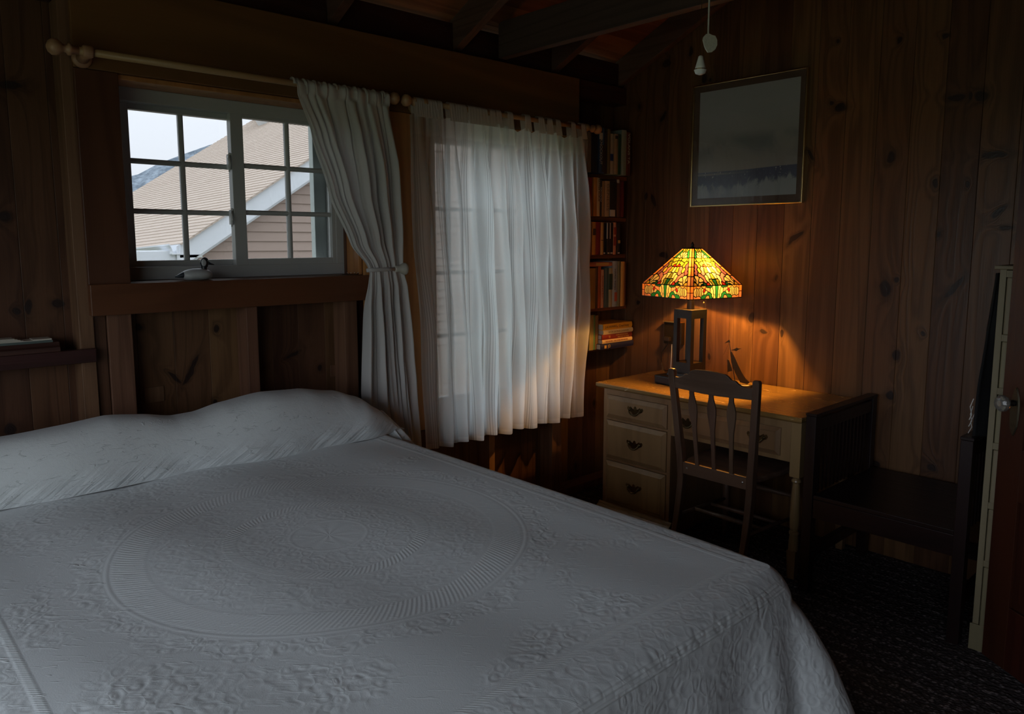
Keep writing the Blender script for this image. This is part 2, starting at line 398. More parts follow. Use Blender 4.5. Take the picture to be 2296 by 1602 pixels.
stud(2.04, 2.09, z1=.5); stud(2.588, 2.628, z1=.5); stud(3.07, 3.148, z1=.50)
stud(3.205, 3.25, z0=.5, m=M_STUD)
MB().box(-1.4, XW, YS, YB-.001, 2.315, 2.415).build('top_plate', M_DKRAIL, wb, bevel=.003)
MB().box(-1.4, XW, YS, YB-.001, 0.0, .045).build('bottom_plate', M_STUD, wb, bevel=.003)
MB().box(1.84, 2.20, YB-.03, YB-.001, .52, 2.09).build('infill_board', M_CASEV, wb)

# header board, casings, sills (trim)
def trim(n, m, *bx, bev=.003):
    o = MB().box(*bx).build('trim_%d' % n, m, None, bevel=bev); o['kind'] = 'structure'; return o
trim(1, M_PLY, .713, 3.251, YS-.02, YS-.001, 2.09, 2.408)
trim(2, M_CASEV, .713, W1[0], YS-.02, YS-.001, 1.345, 2.089)
trim(3, M_CASE, .713, 1.90, YS-.035, YS-.001, 1.24, 1.352)
trim(4, M_CASE, .84, 1.835, YS-.001, YB+.055, 1.335, 1.354)            # window stool
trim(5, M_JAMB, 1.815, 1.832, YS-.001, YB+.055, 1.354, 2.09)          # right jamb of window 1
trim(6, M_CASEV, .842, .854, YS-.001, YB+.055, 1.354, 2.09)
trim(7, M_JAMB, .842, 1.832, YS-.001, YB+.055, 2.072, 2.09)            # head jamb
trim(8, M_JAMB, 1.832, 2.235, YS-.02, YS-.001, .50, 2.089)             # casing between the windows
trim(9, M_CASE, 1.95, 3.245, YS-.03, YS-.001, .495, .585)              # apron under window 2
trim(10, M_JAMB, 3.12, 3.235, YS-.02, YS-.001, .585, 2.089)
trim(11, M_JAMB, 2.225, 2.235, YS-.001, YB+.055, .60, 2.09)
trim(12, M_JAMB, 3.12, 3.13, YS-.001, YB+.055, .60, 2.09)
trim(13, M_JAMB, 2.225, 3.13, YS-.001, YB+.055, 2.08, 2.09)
trim(14, M_CASE, 2.225, 3.13, YS-.001, YB+.055, .586, .602)

# ---- windows
def window(n, x0, x1, z0, z1, yf, bl, br, bb, bt, gl, gr, latch=True, rows=3, cols=2, gm=None):
    """x0..z1: outer frame; gl / gr: (x0,x1,z0,z1) glass of the left (rear) and right (front) sash"""
    r = struct('window_%d' % n, ((x0+x1)/2, yf, z0))
    f = MB()
    f.box(x0, x1, yf, yf+.085, z1-bt, z1); f.box(x0, x1, yf, yf+.085, z0, z0+bb)
    f.box(x0, x0+bl, yf, yf+.085, z0+bb, z1-bt); f.box(x1-br, x1, yf, yf+.085, z0+bb, z1-bt)
    f.build('frame', M_WHITE, r, bevel=.002)
    for (gx0, gx1, gz0, gz1), yo, sl, sr in ((gl, .045, x0+bl, gr[0]-.001), (gr, .002, gr[0]-.052, x1-br+.001)):
        y0 = yf+yo; st = MB()
        zz0, zz1 = z0+bb-.001, z1-bt+.001
        st.box(sl, gx0, y0, y0+.035, zz0, zz1); st.box(gx1, sr, y0, y0+.035, zz0, zz1)
        st.box(gx0, gx1, y0, y0+.035, zz0, gz0); st.box(gx0, gx1, y0, y0+.035, gz1, zz1)
        s_ = st.build('sash', M_WHITE, r, bevel=.002)
        mw = .010
        for k in range(1, rows):
            zc = gz0 + (gz1-gz0)*k/rows
            MB().prism([(y0+.012, zc-mw), (y0+.006, zc-mw*.4), (y0+.006, zc+mw*.4), (y0+.012, zc+mw), (y0+.024, zc+mw), (y0+.024, zc-mw)], 'x', gx0, gx1).build('muntin', M_WHITE, s_)
        for k in range(1, cols):
            xc = gx0 + (gx1-gx0)*k/cols
            MB().prism([(xc-mw, y0+.011), (xc-mw*.4, y0+.005), (xc+mw*.4, y0+.005), (xc+mw, y0+.011), (xc+mw, y0+.025), (xc-mw, y0+.025)], 'z', gz0, gz1).build('muntin', M_WHITE, s_)
        MB().box(gx0-.003, gx1+.003, y0+.017, y0+.019, gz0-.003, gz1+.003).build('pane', gm or M_GLASS, s_)
    for bx_ in ((x1-.098, x1+.01, z0, z1), (x0-.01, x0+.02, z0, z1), (x0+.02, x1-.098, z1-.03, z1+.01), (x0+.02, x1-.098, z0-.02, z0+.02)):
        MB().box(bx_[0], bx_[1], yf+.087, yf+.125, bx_[2], bx_[3]).build('exterior_casing', plain('exterior_white', (.60, .66, .64), .5), r, bevel=.002)
    if latch:
        for zc in latch:
            lx = gr[0]-.052
            la = MB(); la.box(lx-.012, lx+.002, yf+.012, yf+.028, zc-.03, zc+.03)
            la.tube([(lx-.006, yf+.012, zc+.026), (lx-.014, yf-.002, zc+.012), (lx-.013, yf-.006, zc-.012), (lx-.010, yf+.008, zc-.04)], [.005, .006, .006, .003], 8)
            la.build('latch', M_LATCH, r, bevel=.002)
            MB().lathe([(0, .005), (.004, .006), (.008, .003)], (lx-.005, yf+.012, zc+.031), (0, -1, 0), 10).build('latch_screw', M_LATCH, r)
    return r
YF = 3.10
g = lambda u, v, y: ony(u, v, y)
glL = (g(287, 300, 3.16).x, g(513, 300, 3.16).x, g(400, 583.5, 3.16).z, g(400, 257.5, 3.16).z)
glR = (g(545, 400, 3.12).x, g(742, 575, 3.12).x, g(640, 579, 3.12).z, g(600, 272, 3.12).z)
window(1, .856, 1.814, 1.3545, 2.071, YF, .025, .040, .050, .050, glL, glR, latch=[g(521, 363, YF).z, g(521, 487, YF).z], gm=M_GLASST)
window(2, 2.24, 3.118, .603, 2.078, YF, .03, .03, .04, .04, (2.30, 2.64, .68, 2.0), (2.70, 3.06, .68, 2.0), latch=[1.35], rows=4)

# ---- right wall: vertical planks with V joints, gable shaped top
wr = struct('wall_right')
RY, RZ = .55, None
def roof_z(y): return 2.435 + .474*(2.98 - y) if y > RY else 2.435 + .474*(2.98-RY) - .474*(RY-y)
ys = [-1.5, -1.36, -1.22, -1.06, -.92, -.77, -.62, -.48, -.33, -.18, -.04, .11, .26, .40, .55, .68, .80, .925, 1.068, 1.215, 1.353, 1.50, 1.648, 1.793, 1.938, 2.088, 2.232, 2.383, 2.525, 2.671, 2.821, 2.958, 3.075]
for a, b in zip(ys[:-1], ys[1:]):
    a += .0002; b -= .0002; za, zb = roof_z(a)+.17, roof_z(b)+.17; e = .0016
    vs = [(XW, a+e), (XW, b-e), (XW+e, b), (XW+.02, b), (XW+.02, a), (XW+e, a)]
    zt = [za, zb, zb, zb, za, za]; n = 6
    MB().add([(x, y, 0) for x, y in vs] + [(x, y, z) for (x, y), z in zip(vs, zt)],
             [tuple(range(6))[::-1], tuple(range(6, 12))] + [(i, (i+1) % 6, 6+(i+1) % 6, 6+i) for i in range(6)]).build('plank', right_wood(a, b), wr)
MB().prism([(-1.5, 0), (3.14, 0), (3.14, roof_z(3.14)+.2), (RY, roof_z(RY)+.2), (-1.5, roof_z(-1.5)+.2)], 'x', XW+.021, XW+.06).build('sheathing', M_WB, wr)
# ---- walls behind and beside the camera (daylight comes in through the left one)
wl = struct('wall_left')
lw = MB(); X0 = -1.2
lw.box(X0-.06, X0, -1.5, -1.1, 0, 3.6).box(X0-.06, X0, 2.2, 3.14, 0, 3.6).box(X0-.06, X0, -1.1, 2.2, 0, .40).box(X0-.06, X0, -1.1, 2.2, 1.98, 3.6).build('plank_wall', M_WB, wl)
wf = struct('wall_front'); MB().box(X0-.06, XW+.06, -1.56, -1.5, 0, 3.4).build('plank_wall', M_WB, wf)
pf = struct('wall_side'); MB().box(2.60, XW-.001, .02, .10, 0, 2.4).build('partition', M_WB, pf)
w3 = struct('window_3', (X0, 1.1, .8))
fm = MB()
for a in (-1.1, -.02, 1.07, 2.16): fm.box(X0-.05, X0-.01, a, a+.04, .40, 1.98)
for a in (.40, 1.94): fm.box(X0-.05, X0-.01, -1.06, 2.16, a, a+.04)
fm.build('frame', M_WHITE, w3)

# ---- ceiling: rafters, roof boards, tie beam
cl = struct('ceiling')
def slope_pt(y, h): return roof_z(y)+h
sl = math.atan(.474)
d0 = 3.12
nb = 0
y = 3.12
while y > RY + .02:
    y2 = max(y - .132, RY)
    z, z2 = roof_z(y)+.152, roof_z(y2)+.152
    MB().add([(X0-.06, y, z), (XW+.0, y, z), (XW+.0, y2+.003, z2), (X0-.06, y2+.003, z2), (X0-.06, y, z+.02), (XW, y, z+.02), (XW, y2+.003, z2+.02), (X0-.06, y2+.003, z2+.02)],
             [(0,1,2,3),(7,6,5,4),(0,4,5,1),(1,5,6,2),(2,6,7,3),(3,7,4,0)]).build('roof_board', M_SHEA, cl)
    y = y2
MB().prism([(RY, roof_z(RY)+.152), (-1.56, roof_z(-1.56)+.152), (-1.56, roof_z(-1.56)+.172), (RY, roof_z(RY)+.172)], 'x', X0-.06, XW).build('far_slope', M_SHEA, cl)
MB().prism([(3.14, roof_z(3.14)+.174), (RY, roof_z(RY)+.174), (-1.56, roof_z(-1.56)+.174), (-1.56, roof_z(-1.56)+.2), (RY, roof_z(RY)+.2), (3.14, roof_z(3.14)+.2)], 'x', X0-.06, XW+.06).build('roofing_felt', M_BLACK, cl)
for x in (-1.0, -.32, .36, 1.04, 1.705, 2.385, 3.07, 3.638):
    MB().prism([(3.07, roof_z(3.07)), (RY, roof_z(RY)), (RY, roof_z(RY)+.151), (3.07, roof_z(3.07)+.151)], 'x', x, x+.046).build('rafter', M_RAFT, cl, bevel=.002)
MB().box(X0, XW-.06, YS+.055, YB, 2.416, 2.50).build('blocking', M_DKRAIL, cl)
for x0_, x1_ in ((.41,1.70),(1.755,2.38),(2.435,3.065),(3.12,3.635)):
    MB().box(x0_, x1_, YS+.02, YS+.05, 2.417, 2.55).build('blocking', M_DKRAIL, cl)
MB().box(2.655, 2.705, -1.4, 2.975, 2.425, 2.60).build('tie_beam', M_BEAM, cl, bevel=.002)

# ---- shelf rail at far left, with papers
ra = thing('wall_shelf', 'dark red wooden rail shelf on the pine wall left of the small window', 'shelf', (.1, 2.95, 1.077))
MB().box(-.6, .722, YS-.025, YS-.001, 1.077, 1.125).build('front_rail', M_DKRAIL, ra, bevel=.002)
MB().box(-.6, .674, YS-.001, YB-.002, 1.105, 1.12).build('shelf_board', M_DKRAIL, ra)
fr = thing('wooden_frame', 'reddish brown moulded wooden frame lying flat on the dark rail shelf', 'frame', (.3, 3.0, 1.1255))
MB().prism([(YS-.02, 1.1255), (YS-.02, 1.140), (YS-.012, 1.146), (YS-.008, 1.158), (YS+.07, 1.158), (YS+.07, 1.1255)], 'x', -.45, .612).build('moulding', wood('frame_moulding', (.03, .012, .01), (.10, .045, .03), 'x'), fr)
pp = thing('paper_pad', 'grey-green covered pad of loose white sheets on top of the flat frame', 'paper', (.3, 3.0, 1.1585))
MB().box(-.4, .592, YS-.015, YS+.06, 1.1585, 1.166).build('cover', plain('grey_green_card', (.09, .12, .11), .6), pp)
for k in range(5):
    MB().box(-.38, .515 - .008*k + .05*(k == 0), YS-.012+.002*k, YS+.055, 1.1663+.0024*k, 1.1683+.0024*k).build('sheet', M_PAPER, pp)
MB().box(.535, .59, YS-.01, YS+.05, 1.1663, 1.1715).build('sheet', M_PAPER, pp)

# ------------------------------------------------------------------ curtain rods
YR = 2.88
def rod(label, xa, xb, ends):
    z = 2.128
    r = thing('curtain_rod', label, 'curtain rod', ((xa+xb)/2, YR, z), 'wooden curtain rods over the windows')
    MB().tube([(xa, YR, z), (xb, YR, z)], .0125, 14).build('pole', M_ROD, r, smooth=True)
    for xe, d in ends:
        MB().lathe([(-.02, .013), (0, .014), (.004, .020), (.012, .020), (.016, .013), (.026, .012), (.032, .020), (.045, .027), (.058, .026), (.068, .018), (.074, .006)], (xe, YR, z), (d, 0, 0), 18).build('finial', M_ROD, r, smooth=True)
        bx = xe - d*.047
        b = MB().lathe([(-.016, .017), (-.010, .021), (.010, .021), (.016, .017)], (bx, YR, z), (1, 0, 0), 16)
        b.tube([(bx, YR, z), (bx, YR+.03, z-.004), (bx, YS-.034, z-.008)], [.019, .017, .021], 14)
        b.lathe([(0, .024), (.006, .031), (.013, .033)], (bx, YS-.034, z-.008), (0, 1, 0), 18)
        b.build('bracket', M_ROD, r, smooth=True)
rod('left wooden curtain rod with ball finial over the small window', .692, 1.915, ((.692, -1), (1.905, 1)))
rod('right wooden curtain rod with ball finial carrying the full sheer curtain', 2.07, 3.27, ((2.067, -1), (3.265, 1)))

def interp(tab, z):
    if z >= tab[0][0]: return tab[0][1]
    for (z0, a), (z1, b) in zip(tab[:-1], tab[1:]):
        if z >= z1:
            k = (z0-z)/(z0-z1); k = k*k*(3-2*k)*.5 + k*.5; return a + (b-a)*k
    return tab[-1][1]
# ---- tied-back curtain
LT = [(2.15, 1.466), (2.10, 1.470), (1.937, 1.531), (1.708, 1.604), (1.506, 1.700), (1.40, 1.772), (1.37, 1.782), (1.33, 1.778), (1.2, 1.765), (.84, 1.750), (.50, 1.76)]
RTB = [(2.15, 1.915), (2.10, 1.915), (1.78, 1.945), (1.5, 1.955), (1.38, 1.955), (1.3, 1.975), (1.0, 2.00), (.84, 2.015), (.5, 2.05)]
c1 = thing('tied_curtain', 'white cotton curtain panel gathered and tied back beside the small window', 'curtain', (1.75, YR, .5))
nf = 9
def c1f(s, t_):
    z = 2.148 - t_*(2.148-.50)
    L, Rr = interp(LT, z), interp(RTB, z)
    pin = math.exp(-((z-1.375)/.13)**2)
    ss_ = s + .030*math.sin(7*s + 3*z) + .012*math.sin(17*s-2*z+1)
    amp = (.006 + .026*min(1, max(0, (2.10-z)/.25))) * (1-.72*pin)
    ph = ss_*nf*2*PI + .9*math.sin(4*z+2) + 1.3*math.sin(7*s)
    fold = .8*math.sin(ph) + .45*math.sin(ph*.47+1.0+1.5*z) + .28*math.sin(2.3*ph+2*z)
    x = L + (Rr-L)*s + .010*math.cos(ph)*(1-.5*pin)
    sag = .05*max(0, 1-s*1.4)*math.exp(-((z-1.50)/.12)**2)
    y = YR - .016 + amp*fold - .02*pin + .0*z
    if z > 2.085:   # sleeve around the rod
        k = (z-2.085)/.063; y = YR-.018 + .004*math.sin(ss_*95+2*z) - .006*math.sin(k*PI)
        if z > 2.145: y = YR - .003
    return (x, y, z - sag*.3)
MB().grid(c1f, 300, 150, lambda s, t_: (s*1.3, 1-t_)).build('panel', M_CURT, c1, smooth=True)
def c1top(s, t_):
    x = 1.466 + s*.449; a = PI*(.5+t_) ; rr = .020 + .003*math.sin(s*110)+.002*math.sin(s*57)
    return (x, YR + rr*math.cos(a+PI)*1.0, 2.128 + rr*math.sin(a)*1.05 + .002*math.sin(s*73))
MB().grid(lambda s, t_: (1.466+s*.449, YR + (.020+.0025*math.sin(s*120)+.002*math.sin(s*61))*math.sin(-PI*.9 + t_*PI*1.8)*-1 if False else YR - (.019+.0025*math.sin(s*120)+.002*math.sin(s*61))*math.cos(t_*PI*1.1-.2), 2.128 + (.021+.0025*math.sin(s*120+1)+.002*math.sin(s*61))*math.sin(t_*PI*1.1-.2)), 220, 14).build('rod_sleeve', M_CURT, c1, smooth=True)
MB().tube([(1.765, YR-.045, 1.378), (1.80, YR-.056, 1.380), (1.86, YR-.058, 1.381), (1.915, YR-.048, 1.381)], .0085, 10).build('tieback', M_CURT, c1, smooth=True)
hb = thing('curtain_holdback', 'cream round wooden holdback knob beside the tied white curtain', 'holdback', (1.935, YR-.02, 1.38))
MB().lathe([(0, .012), (.004, .016), (.02, .014), (.03, .020), (.045, .027), (.055, .027), (.06, .022)], (1.907, YR-.046, 1.381), (1, -.15, 0), 16).build('knob', plain('cream_holdback', (.52, .50, .42), .35), hb, smooth=True)
MB().tube([(1.925, YR-.046, 1.381), (1.935, YS-.02, 1.381)], .009, 10).build('stem', plain('cream_holdback', (.52, .50, .42), .35), hb)

# ---- full sheer curtain with tabs
c2 = thing('sheer_curtain', 'full white striped sheer curtain with tab top and backlit folds', 'curtain', (2.65, YR, .5))
L2 = [(2.15, 2.03), (1.9, 2.035), (1.5, 2.050), (1.0, 2.085), (.5, 2.105)]
R2 = [(2.15, 3.225), (1.95, 3.235), (1.5, 3.265), (1.2, 3.27), (.5, 3.232)]
tabs_u = [932, 943, 955, 967, 980, 1008, 1021, 1034, 1052, 1066, 1080, 1099, 1113, 1139, 1178, 1208, 1227, 1246, 1280, 1303]
tabs_x = [ony(u, 235+(u-930)*.15, YR).x for u in tabs_u]
XL2, XR2 = 2.03, 3.228
def c2f(s, t_):
    zt = 2.075
    x0 = XL2 + (XR2-XL2)*s
    dmin = min(abs(x0-tx) for tx in tabs_x)
    if t_ < .035: pass
    top = zt - min(.03, .55*max(0, dmin-.022))
    z = top - t_*(top - (.512 + .006*math.sin(s*40)))
    L, Rr = interp(L2, z), interp(R2, z)
    dn = min(1, t_*6)
    k = 12 + 1.5*math.sin(s*3)
    ph = 2*PI*(k*s + .35*math.sin(5.3*s+1.2) + .10*math.sin(2.2*z+8*s))
    sharp = math.sin(ph) + .30*math.sin(2*ph+.8) + .18*math.sin(3.1*ph+2*z)
    amp = (.012 + .028*dn) * (1.15 - .4*abs(2*s-1))
    lean = .035*math.sin(2*PI*s*2.3+1)*(t_)*(1-t_)
    x = L + (Rr-L)*s + .012*math.cos(ph)*dn + lean*.6
    return (x, YR - .010 + amp*sharp*.72 + .006*math.sin(41*s+9*z), z)
MB().grid(c2f, 460, 120, lambda s, t_: (s*2.9, 1-t_)).build('panel', M_SHEER, c2, smooth=True)
for i, tx in enumerate(tabs_x):
    wd = .040 if tx > 2.3 else .034
    def tf(s, t_, tx=tx, wd=wd, i=i):
        a = t_*2*PI; zz = 2.128 + .0195*math.sin(a); rr = .0185
        yy = YR - rr*math.cos(a)
        pinch = 1
        if 0.62 < t_ or t_ < .0: pass
        return (tx + (s-.5)*wd*(1-.12*math.cos(a-PI/2)) + .003*math.sin(i*3+t_*5), yy + .0015*math.sin(s*30+i), zz)
    m_ = MB()
    # front strip down, over the rod, rear strip down
    path = []
    for k in range(5): path.append((YR-.019-.002*(4-k), 2.060 + .068*k/4, 1+.16*(4-k)/4))
    for k in range(1, 9): a = k*PI/9; path.append((YR-.0195*math.cos(a), 2.128+.0205*math.sin(a), .95))
    for k in range(5): path.append((YR+.019-.003*k, 2.128 - .066*k/4, 1+.1*k/4))
    nn = 6
    vs = [(tx + (j/nn-.5)*wd*w_ + .004*math.sin(i*2.7)*(2.128-z_)*14, y_ + .0014*math.sin(j*2.4+i), z_) for (y_, z_, w_) in path for j in range(nn+1)]
    fs = [(r_*(nn+1)+j, r_*(nn+1)+j+1, (r_+1)*(nn+1)+j+1, (r_+1)*(nn+1)+j) for r_ in range(len(path)-1) for j in range(nn)]
    m_.add(vs, fs).build('tab', M_CURT, c2, smooth=True)
# ------------------------------------------------------------------ outdoors
M_SIDE = plain('tan_siding', (.36, .27, .22), .6, grain=.05, sc=12)
M_FASC = plain('white_fascia', (.74, .77, .80), .5, grain=.02)
t = NT('beige_shingle'); nz = t.noise(t.pos(), 3.2, 4, .7); nz2 = t.noise(t.pos(), 60, 2)
cc = t.mix(nz, (.50, .40, .32), (.66, .56, .47)); cc = t.mix(t.math('MULTIPLY', nz2, .35), cc, (.40, .32, .27)); cc = t.mix(t.math('MULTIPLY', t.rnd(), .25), cc, (.45, .36, .29))
M_SHIN = t.done(t.pbr(cc, .9))
nh = thing('neighbour_house', 'tan clapboard house with beige shingle roof and white trim outside the small window', 'house', (3.0, 9.0, -1.5))
GY = 8.85
P0 = ony(422, 535, GY); P1 = ony(696, 352.6, GY); rk = (P1-P0).normalized()
ed = ray(-951, 699).normalized()
RIDGE = P0 + rk*4.7
# distance along the eave direction to the far rake
def q(p): 
    d = p - EYE; return PCX + FPX*d.dot(RT)/d.dot(FW), PCY - FPX*d.dot(UP)/d.dot(FW)
best = None
for k in range(20, 160):
    b_ = k*.1; e_ = 0
    for (u, v) in ((300, 430), (410.5, 364), (506, 307)):
        lo, hi = -2.0, 12.0
        for _ in range(30):
            md = (lo+hi)/2
            if q(P0 + ed*b_ + rk*md)[0] < u: lo = md
            else: hi = md
        e_ += abs(q(P0 + ed*b_ + rk*lo)[1] - v)
    if best is None or e_ < best[0]: best = (e_, b_)
BL = best[1]
nrm = rk.cross(ed).normalized()
if nrm.z < 0: nrm = -nrm
E0 = P0 - rk*.12
ncourse = 58; step = (RIDGE-E0).length/ncourse
def slab(a0, a1, b0, b1, h0, h1, th=.02):
    pts = [E0+rk*a0+ed*b0, E0+rk*a0+ed*b1, E0+rk*a1+ed*b1, E0+rk*a1+ed*b0]; hs = [h0, h0, h1, h1]
    top = [p+nrm*h for p, h in zip(pts, hs)]; bot = [p-nrm*.02 for p in top]
    return MB().hexa(bot, top)
for i in range(ncourse):
    slab(i*step, (i+1)*step+.015, -.04, BL, .010, .003).build('shingle_course', M_SHIN, nh)
# far slope and body
ridge_b = RIDGE
rk2 = Vector((rk.x, rk.y, -rk.z))
def quad(m, a, b, c, d, th=.05): m.add([a, b, c, d, a-Vector((0,0,th)), b-Vector((0,0,th)), c-Vector((0,0,th)), d-Vector((0,0,th))], [(0,1,2,3),(7,6,5,4),(0,4,5,1),(1,5,6,2),(2,6,7,3),(3,7,4,0)])
m_ = MB(); quad(m_, RIDGE, RIDGE+rk2*4.82, RIDGE+rk2*4.82+ed*BL, RIDGE+ed*BL); m_.build('far_roof_slope', M_SHIN, nh)
# bargeboard (fascia) and its soffit along the near rake
dn_ = Vector((0, 0, -1)); fh = .265
A = P0 - rk*.16; Bq = RIDGE
yv = Vector((0, 1, 0))
pb = lambda p, dz, dy: p + dn_*dz + yv*dy
MB().hexa([pb(A, fh, 0), pb(Bq, fh, 0), pb(Bq, fh, .02), pb(A, fh, .02)], [pb(A, .0, 0), pb(Bq, .0, 0), pb(Bq, .0, .02), pb(A, .0, .02)]).build('bargeboard', M_FASC, nh)
MB().hexa([pb(A, fh-.001, .021), pb(Bq, fh-.001, .021), pb(Bq, fh-.001, .30), pb(A, fh-.001, .30)], [pb(A, fh-.03, .021), pb(Bq, fh-.03, .021), pb(Bq, fh-.03, .30), pb(A, fh-.03, .30)]).build('rake_soffit', M_FASC, nh)
MB().hexa([pb(A, fh+.06, .12), pb(Bq, fh+.06, .12), pb(Bq, fh+.06, .14), pb(A, fh+.06, .14)], [pb(A, fh, .12), pb(Bq, fh, .12), pb(Bq, fh, .14), pb(A, fh, .14)]).build('frieze_board', M_FASC, nh)
MB().hexa([pb(A+ rk2*0+Vector((9.56*rk.x,0,0)), fh, 0), pb(Bq, fh, 0), pb(Bq, fh, .02), pb(A+Vector((9.56*rk.x,0,0)), fh, .02)], [pb(A+Vector((9.56*rk.x,0,0)), 0, 0), pb(Bq, 0, 0), pb(Bq, 0, .02), pb(A+Vector((9.56*rk.x,0,0)), 0, .02)]).build('bargeboard', M_FASC, nh)
# gutter: ogee profile along the eave
G0 = E0 - ed*.02
gd = Vector((-ed.y, ed.x, 0)).normalized()
if gd.x > 0: gd = -gd
prof = [(0, .0), (.0, -.115), (.098, -.115), (.104, -.110), (.104, -.098), (.098, -.090), (.096, -.070), (.104, -.045), (.118, -.028), (.120, -.016), (.130, -.014), (.130, .004), (.124, .004), (.110, -.02), (.085, -.10), (.01, -.10)]
ga = [G0 + gd*a + Vector((0,0,b)) for a, b in prof]; gb = [p + ed*(BL+.1) for p in ga]; n = len(prof)
MB().add(ga+gb, [tuple(range(n))[::-1], tuple(range(n, 2*n))] + [(i, (i+1) % n, n+(i+1) % n, n+i) for i in range(n)]).build('gutter', M_FASC, nh)
S0 = E0 + rk*.0
MB().hexa([S0+Vector((0,0,-.150)), S0+ed*BL+Vector((0,0,-.150)), S0+ed*BL+Vector((.25,0,-.150)), S0+Vector((.25,0,-.150))], [S0+Vector((0,0,-.118)), S0+ed*BL+Vector((0,0,-.118)), S0+ed*BL+Vector((.25,0,-.118)), S0+Vector((.25,0,-.118))]).build('eave_soffit', plain('soffit_grey', (.50, .52, .50), .6), nh)
MB().box(E0.x+.02, wx0+.42, 8.875, 9.045, P0.z-.255, P0.z-.135).build('eave_return', M_FASC, nh, bevel=.01)
# clapboards on the gable, cut by the rake
zb = 1.51 - .119*25
def rake_x(z): return P0.x + (z + fh + .0 - P0.z)/rk.z*rk.x
XR = 2*RIDGE.x
wx0 = P0.x + .17
k = 0
z = zb
while z < RIDGE.z - fh - .1:
    z2 = z + .119
    xa = max(wx0, rake_x(z)) ; xa2 = max(wx0, rake_x(z2))
    xb, xb2 = XR-xa, XR-xa2
    y0 = 9.05
    MB().hexa([(xa, y0-.022, z), (xb, y0-.022, z), (xb, y0+.03, z), (xa, y0+.03, z)], [(xa2, y0-.004, z2), (xb2, y0-.004, z2), (xb2, y0+.03, z2), (xa2, y0+.03, z2)]).build('siding_board', M_SIDE, nh)
    z = z2
sw = [Vector((wx0, 9.08, -1.5)), Vector((wx0, 9.08, P0.z-.2))]
z = zb
while z < P0.z - .12:
    sk_ = ed.x/ed.y*(BL-.4); yy_ = 9.06+BL-.4
    MB().hexa([(wx0-.02, 9.06, z), (wx0+.02, 9.06, z), (wx0+.02+sk_, yy_, z), (wx0-.02+sk_, yy_, z)], [(wx0-.004, 9.06, z+.119), (wx0+.02, 9.06, z+.119), (wx0+.02+sk_, yy_, z+.119), (wx0-.004+sk_, yy_, z+.119)]).build('siding_board', M_SIDE, nh)
    z += .119
# flashing box near the ridge
def on_roof(u, v):
    d = ray(u, v); return EYE + d*((E0-EYE).dot(nrm)/d.dot(nrm))
c0, c1_, c2_, c3_ = on_roof(580, 283), on_roof(606, 274), on_roof(610, 262), on_roof(581, 262)
MB().hexa([c0, c1_, c2_, c3_], [p+nrm*.25 for p in (c0, c1_, c2_, c3_)]).build('roof_vent', M_FASC, nh)

# hazy wooded hill far behind the roof
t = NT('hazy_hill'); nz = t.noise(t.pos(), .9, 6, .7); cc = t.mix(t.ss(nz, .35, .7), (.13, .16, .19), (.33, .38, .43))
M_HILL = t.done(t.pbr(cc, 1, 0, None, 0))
ridge = [(-900, 640), (-300, 545), (100, 470), (230, 412), (294, 395), (310, 391), (355, 367), (414, 345), (470, 325), (520, 312), (600, 300), (700, 315), (900, 380), (1200, 470), (1500, 540)]
hv = []; D = 90
for j, f_ in enumerate((0, .25, .5, .75, 1.0)):
    for (u, v) in ridge:
        p = ony(u, v, D); hz = p.z
        bz = Vector((p.x*(1-.22*(1-f_)), D*(1-.22*(1-f_)), -1.5 + (hz+1.5)*f_)); hv.append(bz)
nr = len(ridge)
back = [Vector((ony(u, v, D).x*1.2, D*1.25, -1.5)) for u, v in ridge]
hv += back
hf = [(j*nr+i, j*nr+i+1, (j+1)*nr+i+1, (j+1)*nr+i) for j in range(5) for i in range(nr-1)]
hill = MB().add(hv, hf).build('hill', M_HILL, smooth=True); hill['kind'] = 'structure'
grd = MB().add([(-200, 3.3, -1.5), (300, 3.3, -1.5), (300, 300, -1.5), (-200, 300, -1.5)], [(0, 1, 2, 3)]).build('ground', plain('dry_grass', (.16, .17, .10), .9, sc=2)); grd['kind'] = 'structure'
g2 = MB().add([(-200, -200, -1.52), (-1.5, -200, -1.52), (-1.5, 3.3, -1.52), (-200, 3.3, -1.52)], [(0, 1, 2, 3)]).build('ground', plain('dry_grass', (.16, .17, .10), .9, sc=2)); g2['kind'] = 'structure'

# ------------------------------------------------------------------ bed
BX0, BX1, BY0, BY1, BH = .13, 1.752, .825, 2.80, .70
bed = thing('bed', 'queen bed standing against the back wall, wholly draped by its white coverlet', 'bed', (.98, 1.9, 0))
MB().box(BX0+.05, BX1-.05, BY0+.06, BY1-.02, .40, .655).build('mattress', plain('ticking', (.6, .6, .58), .8), bed, bevel=.03)
MB().box(BX0+.07, BX1-.07, BY0+.08, BY1-.03, .14, .395).build('box_spring', plain('ticking', (.6, .6, .58), .8), bed, bevel=.01)
for x in (BX0+.12, BX1-.12):
    for y in (BY0+.14, BY1-.1): MB().lathe([(0, .02), (.05, .028), (.139, .03)], (x, y, 0), (0,0,1), 12).build('leg', M_CHAIR, bed)

